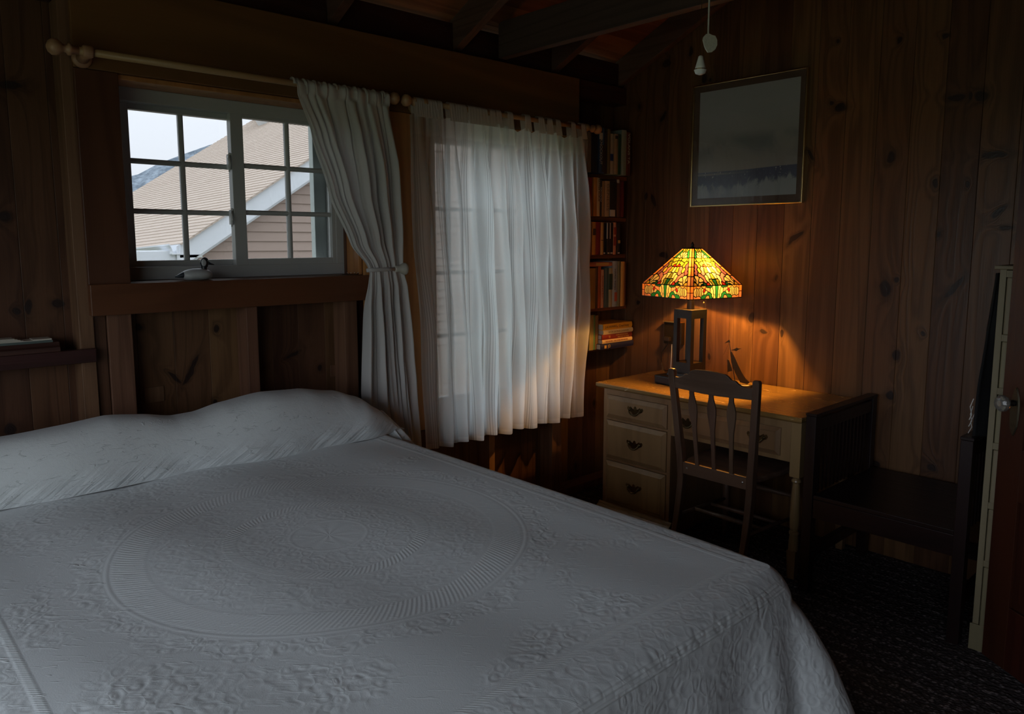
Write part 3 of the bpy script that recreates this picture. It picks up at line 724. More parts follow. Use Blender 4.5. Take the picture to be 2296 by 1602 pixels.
# coverlet: woven medallion relief
t = NT('woven_coverlet'); P = t.pos(); s3 = t.sep(P); X, Y, Z = s3
CXm, CYm = .987, 1.81
dx = t.math('SUBTRACT', X, CXm); dy = t.math('SUBTRACT', Y, CYm)
r_ = t.math('SQRT', t.math('ADD', t.math('MULTIPLY', dx, dx), t.math('MULTIPLY', dy, dy)))
an = t.math('ARCTAN2', dy, dx)
def band(v, a, b, e=.006): return t.math('MULTIPLY', t.ss(v, a-e, a+e), t.ss(v, b+e, b-e))
rib = t.math('SINE', t.math('MULTIPLY', t.math('ADD', t.math('MULTIPLY', an, 1.0), t.math('MULTIPLY', r_, 1.2)), 250.0))
rib2 = t.math('SINE', t.math('MULTIPLY', t.math('ADD', an, t.math('MULTIPLY', r_, 2.5)), 130.0))
cn = t.vm('ADD', t.scale(P, (1, 1, 1)), t.scale(t.noise(P, 5, 2, col=True), (.12, .12, .12)))
v1_ = t.vor(cn, 17, 'SMOOTH_F1', .9); v2_ = t.vor(t.vm('ADD', P, t.scale(t.noise(P, 9, 2, col=True), (.06, .06, .06))), 34, 'F1', 1)
flor = t.math('SINE', t.math('MULTIPLY', v1_, 17.0)); flor2 = t.math('SINE', t.math('MULTIPLY', v2_, 11.0))
fl_ = t.math('ADD', t.math('MULTIPLY', flor, .5), t.math('MULTIPLY', flor2, .35))
reg = t.ss(t.noise(t.scale(P, (1, 1, 1)), 3.4, 1), .44, .56)
Hh = t.math('MULTIPLY', band(r_, .455, .53), t.math('MULTIPLY_ADD', rib, .38, .8))
Hh = t.math('ADD', Hh, t.math('MULTIPLY', band(r_, .24, .275, .004), t.math('MULTIPLY_ADD', rib2, .5, .6)))
Hh = t.math('ADD', Hh, t.math('MULTIPLY', t.math('ADD', band(r_, .538, .546, .004), band(r_, .10, .108, .005)), .8))
Hh = t.math('ADD', Hh, t.math('MULTIPLY', band(r_, .285, .44, .01), t.math('MULTIPLY', fl_, .9)))
scal = t.math('ADD', .60, t.math('MULTIPLY', t.math('ABSOLUTE', t.math('SINE', t.math('MULTIPLY', an, 10.0))), .035))
Hh = t.math('ADD', Hh, t.math('MULTIPLY', t.math('MULTIPLY', t.ss(r_, .55, .56), t.ss(t.math('SUBTRACT', r_, scal), .01, -.01)), t.math('MULTIPLY', fl_, 1.3)))
Hh = t.math('ADD', Hh, t.math('MULTIPLY', band(r_, -.1, .095, .01), t.math('MULTIPLY', t.math('SINE', t.math('MULTIPLY', an, 10.0)), .4)))
Hh = t.math('ADD', Hh, t.math('MULTIPLY', band(r_, .11, .235, .01), t.math('MULTIPLY', flor2, .5)))
# border lines round the edge of the bed
ex = t.math('MINIMUM', t.math('SUBTRACT', BX1, X), t.math('SUBTRACT', X, BX0)); ey = t.math('SUBTRACT', Y, BY0)
edg = t.math('MINIMUM', t.math('ADD', ex, .02), ey)
bl = t.math('SINE', t.math('MULTIPLY', t.math('ADD', X, Y), 700.0))
topm = t.ss(Z, .672, .695)
Hb = t.math('ADD', t.math('MULTIPLY', band(edg, .112, .128, .004), t.math('MULTIPLY_ADD', bl, .3, 1.5)), t.math('MULTIPLY', band(edg, -.01, .11, .006), t.math('MULTIPLY', fl_, 1.0)))
outer = t.math('MULTIPLY', t.ss(r_, .64, .67), t.ss(edg, .13, .15))
Hb = t.math('ADD', Hb, t.math('MULTIPLY', t.math('MULTIPLY', outer, reg), t.math('MULTIPLY', fl_, 1.4)))
Hall = t.math('MULTIPLY', t.math('ADD', Hh, Hb), topm)
side = t.math('MULTIPLY', t.math('SUBTRACT', 1.0, topm), t.math('MULTIPLY', fl_, 2.0))
seam = t.math('MULTIPLY', t.math('ADD', band(Z, .674, .681, .002), band(Z, .660, .666, .002)), 3.2)
Hall = t.math('ADD', t.math('ADD', Hall, side), seam)
wv = t.noise(t.scale(P, (1, 1, 1)), 420, 1)
ua_ = t.math('ADD', t.math('MULTIPLY', X, 8.8), t.math('MULTIPLY', Y, -8.2)); ub_ = t.math('ADD', t.math('MULTIPLY', X, 50.0), t.math('MULTIPLY', Y, 54.0))
puck = t.noise(t.comb(ua_, ub_, 0.0), 1.3, 3, .6, .4)
puck = t.math('MULTIPLY', t.ss(puck, .60, .68), t.math('MULTIPLY_ADD', t.math('MULTIPLY', t.ss(Y, 1.0, 2.0), t.ss(X, 1.5, .5)), .8, .2))
Hall = t.math('ADD', Hall, t.math('ADD', t.math('MULTIPLY', wv, .35), t.math('MULTIPLY', puck, 2.6)))
nb = t.bump(Hall, .0009, .7)
M_COV = t.done(t.pbr(t.mix(t.ss(Hall, -.5, 2.5), (.66, .70, .705), (.74, .785, .785)), .75, 0, nb, .25, 0, 0, .2))

t = NT('pillow_cover'); P = t.pos()
wv = t.noise(P, 420, 1); puck = t.noise(t.scale(P, (14, 40, 40)), 1.5, 4, .65, 1.0); f2 = t.noise(t.scale(P, (6, 10, 10)), 1.5, 4, .6, .6)
dg = t.math('ADD', t.sep(P)[0], t.math('MULTIPLY', t.sep(P)[2], -1.2)); wr_ = t.noise(t.comb(t.math('MULTIPLY', dg, 26.0), t.math('MULTIPLY', t.sep(P)[2], 5.0), t.math('MULTIPLY', t.sep(P)[1], 4.0)), 1.0, 3)
hh = t.math('ADD', t.math('MULTIPLY', wv, .3), t.math('ADD', t.math('MULTIPLY', t.ss(puck, .58, .72), 1.1), t.math('MULTIPLY', f2, 2.2)))
hh = t.math('ADD', hh, t.math('MULTIPLY', t.math('MULTIPLY', wr_, 8.0), t.ss(t.sep(P)[2], .82, .72)))
M_PIL = t.done(t.pbr((.68, .715, .71), .75, 0, t.bump(hh, .0016, .9), .25, 0, 0, .2))

cov = thing('bedspread', 'white woven matelasse bedspread with round medallion, hanging over the bed sides', 'bedspread', (.98, 1.9, 0))
# perimeter of the bed (rounded rectangle open at the head), as a list of (point, outward normal, corner weight)
per = []
Rc = .075
def arc(cx_, cy_, a0, a1, n): return [(cx_+Rc*math.cos(a), cy_+Rc*math.sin(a), a) for a in [a0+(a1-a0)*i/n for i in range(n+1)]]
NL = 70
for i in range(NL): per.append((BX1, BY1-(BY1-BY0-Rc)*i/NL, 0.0, 0))
for x_, y_, a in arc(BX1-Rc, BY0+Rc, 0, -PI/2, 26): per.append((x_, y_, a, 1))
for i in range(1, 60): per.append((BX1-Rc-(BX1-BX0-2*Rc)*i/60, BY0, -PI/2, 0))
for x_, y_, a in arc(BX0+Rc, BY0+Rc, -PI/2, -PI, 26): per.append((x_, y_, a, 1))
for i in range(1, NL+1): per.append((BX0, BY0+Rc+(BY1-BY0-Rc)*i/NL, -PI, 0))
L = [0]
for a, b in zip(per[:-1], per[1:]): L.append(L[-1] + math.hypot(b[0]-a[0], b[1]-a[1]) + (.004 if a[3] else 0))
Lt = L[-1]
ci = [k for k, p in enumerate(per) if p[3]]; lc1 = L[NL+13]; lc2 = L[len(per)-NL-14]
rows_ = []
RE = .055
def cw(l, c, w_): return math.exp(-((l-c)/w_)**2)
for kq in range(0, 12):  # rounded shoulder
    a = kq/11*PI/2; rows_.append((-RE + RE*math.sin(a), BH - RE + RE*math.cos(a), 0))
for kq in range(1, 46): rows_.append((0, BH-RE-(BH-RE-.03)*kq/45, kq/45))
vs = []
for (o, z, h_) in rows_:
    for (x, y, a, cwt), l in zip(per, L):
        corner = cw(l, lc1, .17) + cw(l, lc2, .17)
        fold = math.sin(l*11.0)*.4 + math.sin(l*23+1.0)*.3 + math.sin(l*37+2)*.15
        cf = math.cos((l-lc1)*26)*cw(l, lc1, .30) + math.cos((l-lc2)*26)*cw(l, lc2, .30)
        oo = o + h_**.8*(.025 + .028*fold + .20*corner + .06*cf)
        zz = z - (.03*corner*(1-min(1, h_*3)) if h_ > 0 or o > -RE+.001 else 0)*min(1, (o+RE)/RE)
        vs.append((x + math.cos(a)*oo, y + math.sin(a)*oo, zz))
np_ = len(per)
fs = [(r*np_+i, (r+1)*np_+i, (r+1)*np_+i+1, r*np_+i+1) for r in range(len(rows_)-1) for i in range(np_-1)]
MB().add(vs, fs).build('side_drop', M_COV, cov, smooth=True)
# top: rows from the shoulder loop in towards the bed's spine
loop = [(p[0]-math.cos(p[2])*RE, p[1]-math.sin(p[2])*RE) for p in per]
NS = 40; vs = []
for s_ in range(NS+1):
    f_ = s_/NS
    for (x, y) in loop:
        tx = .94; ty = min(max(y, BY0+.75), BY1)
        xx = x + (tx-x)*f_; yy = y + (ty-y)*f_
        dz = .005*math.sin(xx*5+yy*2.1)*math.sin(yy*4)*min(1, f_*6) + .004*math.sin(xx*13+yy*3)*min(1, f_*5)
        vs.append((xx, yy, BH + dz))
n_ = len(loop)
fs = [(r*n_+i, r*n_+i+1, (r+1)*n_+i+1, (r+1)*n_+i) for r in range(NS) for i in range(n_-1)]
MB().add(vs, fs).build('top_panel', M_COV, cov, smooth=True)
# pillow cover
crest = [(x*.972, 1.5-(1.5-z)*.972 if z > .7 else .7) for x, z in [(-.02, .70), (.02, .80), (.10, .862), (.25, .88), (.394, .885), (.55, .897), (.703, .905), (.82, .892), (.922, .875), (1.0, .878), (1.10, .897), (1.26, .915), (1.42, .912), (1.573, .880), (1.66, .845), (1.74, .79), (1.80, .745), (1.86, .70)]]
def crz(x):
    for (a, za), (b, zb_) in zip(crest[:-1], crest[1:]):
        if a <= x <= b: k = (x-a)/(b-a); k = k*k*(3-2*k)*.4+k*.6; return za+(zb_-za)*k
    return .70
def pil(s, t_):
    x = .13 + s*1.70
    zc = crz(x) if x > .22 else .70 + (crz(.22)-.70)*max(0, (x-.13)/.09)**.5
    hgt = max(.002, zc-.70)
    yf = 2.655 - .085*s + .012*math.sin(x*9); yb = 2.835
    if x > 1.60: yf += (x-1.60)**1.5*.9
    a = -.62 + t_*(PI+.62)
    ca, sa = math.cos(a), math.sin(a)
    yy = (yf+yb)/2 - (yb-yf)/2*(abs(ca)**.75)*(1 if ca > 0 else -1)
    k_ = max(0, (sa+.581)/1.581); zz = .70 + hgt*(k_**.85)
    sag = .005*math.sin(15*x+26*zz) + .0025*math.sin(38*x+40*zz+1)
    low = math.exp(-((zz-.735)/.035)**2)
    return (x, yy + sag*low - .0, zz + .003*math.sin(14*x+6*yy)*max(0, sa))
MB().grid(pil, 200, 60).build('pillow_cover', M_PIL, cov, smooth=True)
# bunched end of the pillow cover spilling over the bed side
def flap(s, t_):
    a = Vector((1.745, 2.735, .745)).lerp(Vector((1.835, 2.60, .60)), t_)
    wdt = .035 + .03*t_
    off = (s-.5)*2
    return (a.x + off*wdt*.75 + .012*math.sin(8*off+3*t_), a.y - .02 + off*wdt*.6, a.z + .035*(1-off*off)*(1-.35*t_) - .05*max(0, off)**2 + .006*math.sin(11*off+2))
MB().grid(flap, 24, 24).build('pillow_cover_corner', M_PIL, cov, smooth=True)

# ------------------------------------------------------------------ duck
dk = thing('duck_decoy', 'small painted wooden duck decoy, white body and black head, on the window sill', 'duck decoy', (1.13, 3.0, 1.354))
yd = 3.0; p0 = ony(392, 614, yd).x; p1 = ony(474, 614, yd).x; Ld = p1-p0; zs = 1.3542
U_, Z_ = (0, 1, 0), (0, 0, 1)
def secs(lst): return [((p0+Ld*a, yd, zs+h), ry, rz, U_, Z_) for a, h, ry, rz in lst]
MB().loft(secs([(.20, .021, .014, .010), (.26, .019, .022, .017), (.36, .019, .030, .0215), (.5, .0205, .033, .0235), (.66, .0205, .034, .0235), (.80, .020, .032, .022), (.92, .019, .026, .018), (.99, .018, .014, .012), (1.02, .018, .004, .004)]), 18).build('body', plain('duck_white', (.46, .48, .48), .4), dk, smooth=True)
MB().loft(secs([(.0, .014, .003, .002), (.06, .0155, .009, .005), (.14, .018, .013, .009), (.21, .0205, .016, .012), (.255, .021, .016, .012)]), 14).build('tail', plain('duck_slate', (.03, .04, .05), .4), dk, smooth=True)
hx = p0+Ld*.86; hz = zs+.068
M_DB = plain('duck_black', (.012, .016, .022), .35)
MB().loft([((hx-.006, yd, zs+.034), .012, .013, (1,0,0), U_), ((hx-.008, yd, zs+.044), .010, .010, (1,0,0), U_), ((hx-.006, yd, zs+.052), .013, .011, (1,0,0), U_), ((hx-.006, yd, zs+.064), .0165, .013, (1,0,0), U_), ((hx-.005, yd, zs+.075), .0155, .012, (1,0,0), U_), ((hx-.004, yd, zs+.083), .010, .008, (1,0,0), U_), ((hx-.004, yd, zs+.087), .003, .003, (1,0,0), U_)], 16).build('head', M_DB, dk, smooth=True)
MB().loft([((hx-.0115, yd-.0090, zs+.066), .0095, .0140, (1,0,0), (0,0,1)), ((hx-.0115, yd-.0122, zs+.066), .0088, .0130, (1,0,0), (0,0,1)), ((hx-.0105, yd-.0140, zs+.066), .006, .009, (1,0,0), (0,0,1))], 16).build('cheek_patch', plain('duck_white', (.46, .48, .48), .4), dk)
MB().loft([((hx+.006, yd, zs+.066), .007, .0085, U_, Z_), ((hx+.018, yd, zs+.061), .005, .0045, U_, Z_), ((hx+.031, yd, zs+.0575), .003, .0018, U_, Z_)], 10).build('bill', M_DB, dk, smooth=True)
MB().lathe([(0, .0016), (.001, .001)], (hx+.004, yd-.0118, zs+.074), (0, -1, 0), 8).build('eye', M_WHITEP, dk)
tw = thing('beaded_sprig', 'thin dark sprig with tiny white beads lying at the right end of the sill', 'ornament', (1.76, 3.0, 1.354))
mb = MB(); mb.tube([(1.735, 2.99, 1.3565), (1.765, 2.985, 1.3575), (1.80, 2.99, 1.356), (1.826, 2.98, 1.3565)], .0015, 6)
for i in range(5): mb.tube([(1.75+.015*i, 2.988, 1.357), (1.757+.015*i, 2.98+.006*(i % 2), 1.362)], .001, 5)
mb.build('stem', M_IRON, tw)
for i in range(4): MB().lathe([(0, .0005), (.001, .0018), (.003, .0018), (.004, .0005)], (1.757+.018*i, 2.982, 1.3615), (0,0,1), 8).build('bead', M_WHITEP, tw)

# ------------------------------------------------------------------ bookshelf in the stud bay and its books
YB2 = 2.90
bs = thing('bookshelf', 'narrow pine bookshelf built into the corner bay right of the curtain', 'bookshelf', (3.47, 3.0, .85))
shz = []
for (u, v) in ((1360, 389.5), (1360, 486), (1358, 571.5), (1360, 690), (1368, 780)):
    shz.append(ony(u, v, YB2).z)
for i, z in enumerate(shz):
    MB().box(3.252, XW-.002, 2.965 if i not in (3,) else 2.95, YB-.002, z-.024, z).build('shelf_board', M_SHELF, bs, bevel=.002)
SHB = shz
M_SP = {}
def bmat(col, col2=None, rough=.5):
    col = tuple(min(.8, c*1.5) for c in col); col2 = tuple(min(.8, c*1.5) for c in col2) if col2 else None
    k = (col, col2)
    if k in M_SP: return M_SP[k]
    t = NT('book_cover'); o = t.obj(); nz = t.noise(o, 60, 3)
    if col2:
        c = t.mix(t.ss(t.math('ADD', t.sep(o)[2], t.math('MULTIPLY', nz, .02)), .06, .15), col2, col)
    else: c = col
    c = t.mix(t.math('MULTIPLY', nz, .3), c, [x*.6 for x in col])
    M_SP[k] = t.done(t.pbr(c, rough)); return M_SP[k]
def text(parent, s, loc, size, rot, mat, sx=1.0):
    cu = bpy.data.curves.new('lettering', 'FONT'); cu.body = s; cu.size = size; cu.extrude = .0003; cu.align_x = 'CENTER'; cu.align_y = 'CENTER'
    cu.materials.append(mat); o = bpy.data.objects.new('lettering', cu); COL.objects.link(o)
    off = Vector(parent['_o']); o.location = Vector(loc)-off; o.rotation_euler = rot; o.scale = (sx, 1, 1)
    bpy.context.view_layer.update()
    me = bpy.data.meshes.new_from_object(o.evaluated_get(bpy.context.evaluated_depsgraph_get())); o2 = bpy.data.objects.new('lettering', me); COL.objects.link(o2)
    o2.location = o.location; o2.rotation_euler = rot; o2.scale = (sx, 1, 1); o2.parent = parent; bpy.data.objects.remove(o); bpy.data.curves.remove(cu); return o2
def book(x0, x1, z0, z1, yf, dep, mt, label, group, lean=0, y1=None):
    w_ = x1-x0; c_ = min(.003, w_*.18)
    r = thing('book', label, 'book', ((x0+x1)/2, yf, z0), group)
    cv = MB(); yb = min(yf+dep, YB-.004)
    cv.box(x0, x0+c_, yf+.003, yb, z0, z1).box(x1-c_, x1, yf+.003, yb, z0, z1)
    n = 6; pts = [(x0 + w_*i/n, yf + .004 - .004*math.sin(PI*i/n)) for i in range(n+1)] + [(x1, yf+.006), (x0, yf+.006)]
    cv.prism(pts, 'z', z0, z1)
    cv.build('cover', mt, r)
    MB().box(x0+c_, x1-c_, yf+.0065, yb-.003, z0+.003, z1-.004).build('pages', M_PAPER, r)
    if lean: r.rotation_euler = (0, lean, 0)
    return r
G_ = ['books on the top shelf', 'books on the second shelf', 'books on the third shelf', 'books on the fourth shelf', 'books on the bottom shelf']
K = [ # shelf, u0, u1, vtop, colour, colour2, label
 (0,1306,1310.3,300,(.06,.05,.05),None,'thin brown book on the top shelf, next to the curtain edge'),
 (0,1310.5,1317,300,(.02,.035,.035),None,'black-teal book on the top shelf, second from the curtain'),
 (0,1317.2,1326,296,(.12,.105,.10),None,'grey book with mottled spine on the top shelf'),
 (0,1326.2,1336,298,(.012,.012,.022),None,'thick near-black book on the top shelf'),
 (0,1336.2,1341.8,299,(.02,.02,.035),None,'slim dark navy book left of the one lettered KNOCKOUT'),
 (0,1342,1350,296,(.02,.045,.10),None,'navy book lettered KNOCKOUT with a cream band at its top'),
 (0,1350.2,1355.8,286,(.04,.09,.22),None,'tall book with bright blue upper spine on the top shelf'),
 (0,1356,1361,296,(.035,.02,.018),None,'slim dark brown book right of the bright blue one'),
 (0,1361.2,1368,290,(.13,.095,.045),None,'olive tan book on the top shelf'),
 (0,1368.2,1376,300,(.34,.32,.28),None,'cream book with a blue block on its spine'),
 (0,1376.2,1385,301,(.30,.22,.15),None,'beige book with a dark mark at the spine top'),
 (0,1385.2,1392.8,301,(.015,.06,.025),None,'dark green book on the top shelf'),
 (0,1393,1403.5,292,(.22,.27,.25),None,'tall wide pale grey-green book on the top shelf'),
 (0,1403.7,1413,297,(.10,.028,.018),None,'reddish brown book with pale letters, last on the top shelf'),
 (1,1309,1314,402,(.05,.03,.03),None,'brown book on the second shelf half behind the curtain'),
 (1,1314.2,1319.3,400,(.012,.01,.02),None,'slim black book on the second shelf beside the curtain'),
 (1,1319.5,1330,398,(.14,.015,.012),(.22,.09,.02),'thick crimson-to-orange book on the second shelf'),
 (1,1330.2,1338,398,(.36,.20,.05),(.26,.10,.02),'ochre yellow book on the second shelf'),
 (1,1338.2,1344.8,399,(.38,.30,.19),None,'pale tan book with dark lettering beside the ochre book'),
 (1,1345,1351,403,(.02,.015,.02),None,'narrow black book on the second shelf'),
 (1,1351.2,1357.3,406,(.26,.17,.09),None,'brown-tan shorter book left of the pale wide one'),
 (1,1357.5,1368.3,406,(.34,.24,.15),None,'wide beige book with faint embossed letters'),
 (1,1368.5,1383.5,408,(.02,.016,.016),None,'wide black book showing a white barcode sticker'),
 (1,1384,1392,402,(.10,.05,.04),None,'brown book with a white disc at its spine top'),
 (1,1392.2,1398.5,407,(.10,.012,.012),None,'dark red book at the right end of the second shelf'),
 (2,1311,1319.6,499,(.14,.10,.05),None,'olive-brown book on the third shelf half behind the curtain'),
 (2,1319.8,1327,497,(.16,.08,.035),None,'brown-orange book on the third shelf beside the curtain'),
 (2,1327.2,1335,498,(.36,.20,.05),None,'ochre book with a dark square label on the third shelf'),
 (2,1335.2,1346,498,(.13,.012,.022),None,'thick maroon book on the third shelf'),
 (2,1346.2,1353,499,(.42,.27,.11),None,'tan book right of the maroon one'),
 (2,1353.2,1359.6,500,(.012,.01,.012),None,'plain black paperback touching the tan book'),
 (2,1359.8,1367,500,(.014,.012,.014),None,'black paperback with a grey stripe, between two other black ones'),
 (2,1367.2,1376,500,(.014,.01,.012),None,'black paperback with pale stripe touching the peach book'),
 (2,1376.2,1382.8,499,(.42,.20,.12),None,'peach book with two red blocks on its spine'),
 (2,1383.5,1390.5,501,(.02,.016,.015),None,'dark book with small coloured picture, last on the third shelf'),
 (3,1313,1320.5,602,(.10,.07,.03),None,'olive book on the fourth shelf behind the curtain edge'),
 (3,1320.8,1334,602,(.22,.14,.04),None,'thick mottled olive-gold book on the fourth shelf'),
 (3,1334.2,1339.6,600,(.05,.025,.015),None,'slim dark brown book on the fourth shelf'),
 (3,1340,1347,598,(.26,.06,.025),None,'rust red book on the fourth shelf'),
 (3,1348,1355.2,605,(.42,.25,.16),None,'pinkish tan book with red lettering on the fourth shelf'),
 (3,1355.6,1365,601,(.05,.09,.09),None,'dark teal book on the fourth shelf'),
 (3,1365.2,1372.8,601,(.28,.26,.16),None,'cream book with dark green band on the fourth shelf'),
 (3,1373.2,1384.5,586,(.28,.34,.36),None,'tall pale blue-grey book with small orange figure'),
 (3,1384.8,1391.2,586,(.16,.15,.08),None,'olive-grey tall book left of the amber one'),
 (3,1391.6,1399.5,587,(.55,.30,.08),None,'tall amber yellow book catching the lamp light'),
 (3,1399.8,1404.6,588,(.14,.06,.03),None,'tall thin brown book, last on the fourth shelf'),
 (4,1306,1312,706,(.08,.06,.04),None,'brown book on the bottom shelf behind the curtain edge'),
 (4,1312.4,1321,706,(.05,.05,.05),None,'dark grey book with white label on the bottom shelf'),
 (4,1321.4,1330.6,707,(.16,.13,.06),None,'olive book on the bottom shelf'),
 (4,1331,1335.4,707,(.06,.14,.07),None,'thin green book on the bottom shelf'),
 (4,1335.8,1342.5,708,(.10,.06,.03),None,'brown upright book left of the horizontal stack'),
]
BK = {}
M_W = plain('print_white', (.6, .58, .52), .6); M_DKP = plain('print_dark', (.05, .035, .03), .6); M_REDP = plain('print_red', (.30, .05, .03), .6)
M_BLP = plain('print_blue', (.02, .05, .22), .6); M_YLP = plain('print_gold', (.6, .36, .10), .5)
for (s_, u0, u1, vt, col, c2_, lab) in K:
    a = ony(u0, 390, YB2).x; b = ony(u1, 390, YB2).x
    # keep the column of the shelf: use that shelf's own image row for x
    vr = (340, 440, 530, 640, 745)[s_]
    a = ony(u0, vr, YB2).x; b = ony(u1, vr, YB2).x
    z1 = ony((u0+u1)/2, vt, YB2).z
    a = max(a, 3.254); b = min(b, XW-.004)
    if b-a < .004: continue
    BK[(s_, u0)] = (book(a, b, SHB[s_]+.0004, z1, YB2+R.uniform(-.006, .006), .16, bmat(col, c2_), lab, G_[s_]), a, b, SHB[s_], z1)
def spine_print(key, kind, *a):
    r, x0, x1, z0, z1 = BK[key]; yy = Vector(r['_o']).y - .0007
    if kind == 'txt': text(r, a[0], ((x0+x1)/2, yy, z0+(z1-z0)*a[1]), (x1-x0)*a[2], (PI/2, PI/2, 0), a[3], a[4] if len(a) > 4 else 1)
    else:
        m_, f0, f1, g0, g1 = a
        MB().box(x0+(x1-x0)*f0, x0+(x1-x0)*f1, yy-.0004, yy+.004, z0+(z1-z0)*g0, z0+(z1-z0)*g1).build('printed_label', m_, r)
spine_print((0,1342), 'txt', 'KNOCKOUT', .52, .95, M_W, .85)
spine_print((0,1342), 'blk', M_W, .1, .9, .82, .98)
spine_print((0,1368.2), 'blk', M_BLP, .1, .9, .33, .50); spine_print((0,1376.2), 'blk', M_DKP, .2, .8, .88, .96)
spine_print((0,1350.2), 'blk', M_DKP, .02, .98, .02, .62); spine_print((0,1403.7), 'txt', 'VOLANS TA', .62, .7, M_W, 1.2)
spine_print((1,1338.2), 'txt', 'MATTER KLAUS', .70, .75, M_DKP, 1.0); spine_print((1,1357.5), 'txt', 'GENESIS', .55, .7, plain('emboss_tan', (.22, .15, .09), .6), 1.4)
spine_print((1,1345), 'txt', 'NAVAHO', .6, .7, M_W, 1.2); spine_print((1,1368.5), 'blk', M_W, .0, .70, .01, .20); spine_print((1,1384), 'blk', M_W, .1, .7, .90, .99)
spine_print((2,1327.2), 'blk', M_DKP, .2, .95, .60, .80); spine_print((2,1346.2), 'blk', M_DKP, .2, .8, .44, .46)
for kx in (1353.2, 1359.8, 1367.2, 1383.5): spine_print((2,kx), 'blk', M_W, .3, .8, .03, .07)
spine_print((2,1359.8), 'blk', M_W, .0, .2, .50, 1.0); spine_print((2,1367.2), 'blk', M_W, .0, .2, .50, 1.0)
spine_print((2,1376.2), 'blk', M_REDP, .15, .95, .62, .85); spine_print((2,1376.2), 'blk', M_REDP, .15, .95, .28, .56)
spine_print((2,1383.5), 'blk', M_YLP, .3, .95, .36, .46)
spine_print((3,1348), 'txt', 'Romance and Ruin', .55, .6, M_REDP, 1.0); spine_print((3,1365.2), 'blk', plain('print_green', (.03,.06,.04), .6), .05, .95, .45, .85)
spine_print((3,1373.2), 'blk', plain('print_orange', (.5,.12,.06), .6), .45, .95, .12, .32); spine_print((3,1373.2), 'txt', 'HARD TIMES', .6, .4, M_DKP, 1.2)
spine_print((4,1312.4), 'blk', M_W, .35, .95, .80, .97); spine_print((4,1312.4), 'blk', M_W, .0, .6, .04, .14)
# the book lying on the fourth shelf's uprights, and the horizontal stack
def flatbook(u0, u1, vt0, vb0, yf, dep, mt, label, group, zbase=None, thick=None):
    a = ony(u0, (vt0+vb0)/2, yf).x; b = ony(u1, (vt0+vb0)/2-2, yf).x
    z0 = ony(u0, vb0, yf).z if zbase is None else zbase; z1 = z0+thick
    b = min(b, XW-.003)
    r = thing('book', label, 'book', ((a+b)/2, yf, z0), group)
    cv = MB(); yb = min(yf+dep, YB-.004); c_ = .0028
    cv.box(a, b, yf+.003, yb, z0, z0+c_).box(a, b, yf+.003, yb, z1-c_, z1)
    n = 8; cv.prism([(yf+.004-.005*math.sin(PI*i/n), z0+(z1-z0)*i/n) for i in range(n+1)] + [(yf+.006, z1), (yf+.006, z0)], 'x', a, b)
    cv.build('cover', mt, r)
    MB().box(a+.003, b-.003, yf+.0065, yb-.003, z0+c_, z1-c_).build('pages', M_PAPER, r)
    return r, a, b, z0, z1, yf
zz = max(BK[(3,k_)][4] for k_ in (1320.8, 1334.2, 1340, 1348, 1355.6, 1365.2))+.0008
fb = flatbook(1313, 1372.5, 587, 596, YB2-.002, .15, bmat((.35, .12, .07)), 'yellow and red book lying flat across the fourth shelf uprights', None, zz, .024)
MB().box(fb[1]+.09, fb[2]-.03, fb[5]-.0012, fb[5]+.003, fb[3]+.004, fb[4]-.004).build('printed_label', M_YLP, fb[0])
stack = [('blue', 1348, 1421, .033, (.010, .012, .05), 'dark blue thick book at the bottom of the horizontal stack'),
 ('cream', 1351, 1418, .022, (.50, .36, .20), 'cream book reading THE OTHER WES MOORE, fourth from the top of the stack'),
 ('maroon', 1350, 1417, .030, (.13, .015, .012), 'maroon book with gold lettering in the middle of the horizontal stack'),
 ('white', 1353, 1419, .0255, (.50, .40, .22), 'pale buff book second from the top of the horizontal stack'),
 ('yellow', 1353, 1417, .036, (.60, .27, .02), 'golden yellow book on top of the horizontal stack')]
zc = SHB[4]+.0005; sy = 2.872
for nm, u0, u1, th, col, lab in stack:
    fb = flatbook(u0, u1, 745, 750, sy + (.0 if nm != 'blue' else -.006), .17, bmat(col), lab, 'books stacked flat on the bottom shelf', zc, th)
    r, a, b, z0, z1, yf = fb; mx = (a+b)/2; zm = (z0+z1)/2; yy = yf-.0016
    if nm == 'yellow': text(r, 'J.A.HAWKE', (a+(b-a)*.25, yy, zm), .019, (PI/2, 0, 0), M_DKP, 1.1); text(r, 'Cruel Irony', (a+(b-a)*.70, yy, zm), .020, (PI/2, 0, 0), M_DKP); text(r, 'x', (a+(b-a)*.47, yy, zm-.002), .022, (PI/2, 0, 0), M_REDP)
    if nm == 'white': text(r, 'ASTON | IN PRAISE OF REASON', (mx, yy, zm), .014, (PI/2, 0, 0), plain('print_tan', (.26, .18, .07), .6), .95)
    if nm == 'maroon': text(r, 'COMPOSITION BAND', (a+(b-a)*.65, yy, zm+.006), .0115, (PI/2, 0, 0), M_YLP, 1.0); text(r, 'NEW DAY ALCHEMY', (a+(b-a)*.70, yy, zm-.0065), .0115, (PI/2, 0, 0), M_YLP, 1.0); text(r, 'III', (a+(b-a)*.24, yy, zm), .02, (PI/2, 0, 0), M_YLP)
    if nm == 'cream': text(r, 'WES MOORE   THE OTHER WES MOORE', (mx-.01, yy, zm), .0125, (PI/2, 0, 0), M_REDP, .92)
    if nm == 'blue':
        MB().box(a+.03, a+.048, yy-.0003, yf+.003, z0+.006, z0+.024).build('printed_label', M_YLP, r); text(r, 'JO', (a+.072, yy, zm), .026, (PI/2, 0, 0), M_YLP, .8)
    zc = z1+.0004
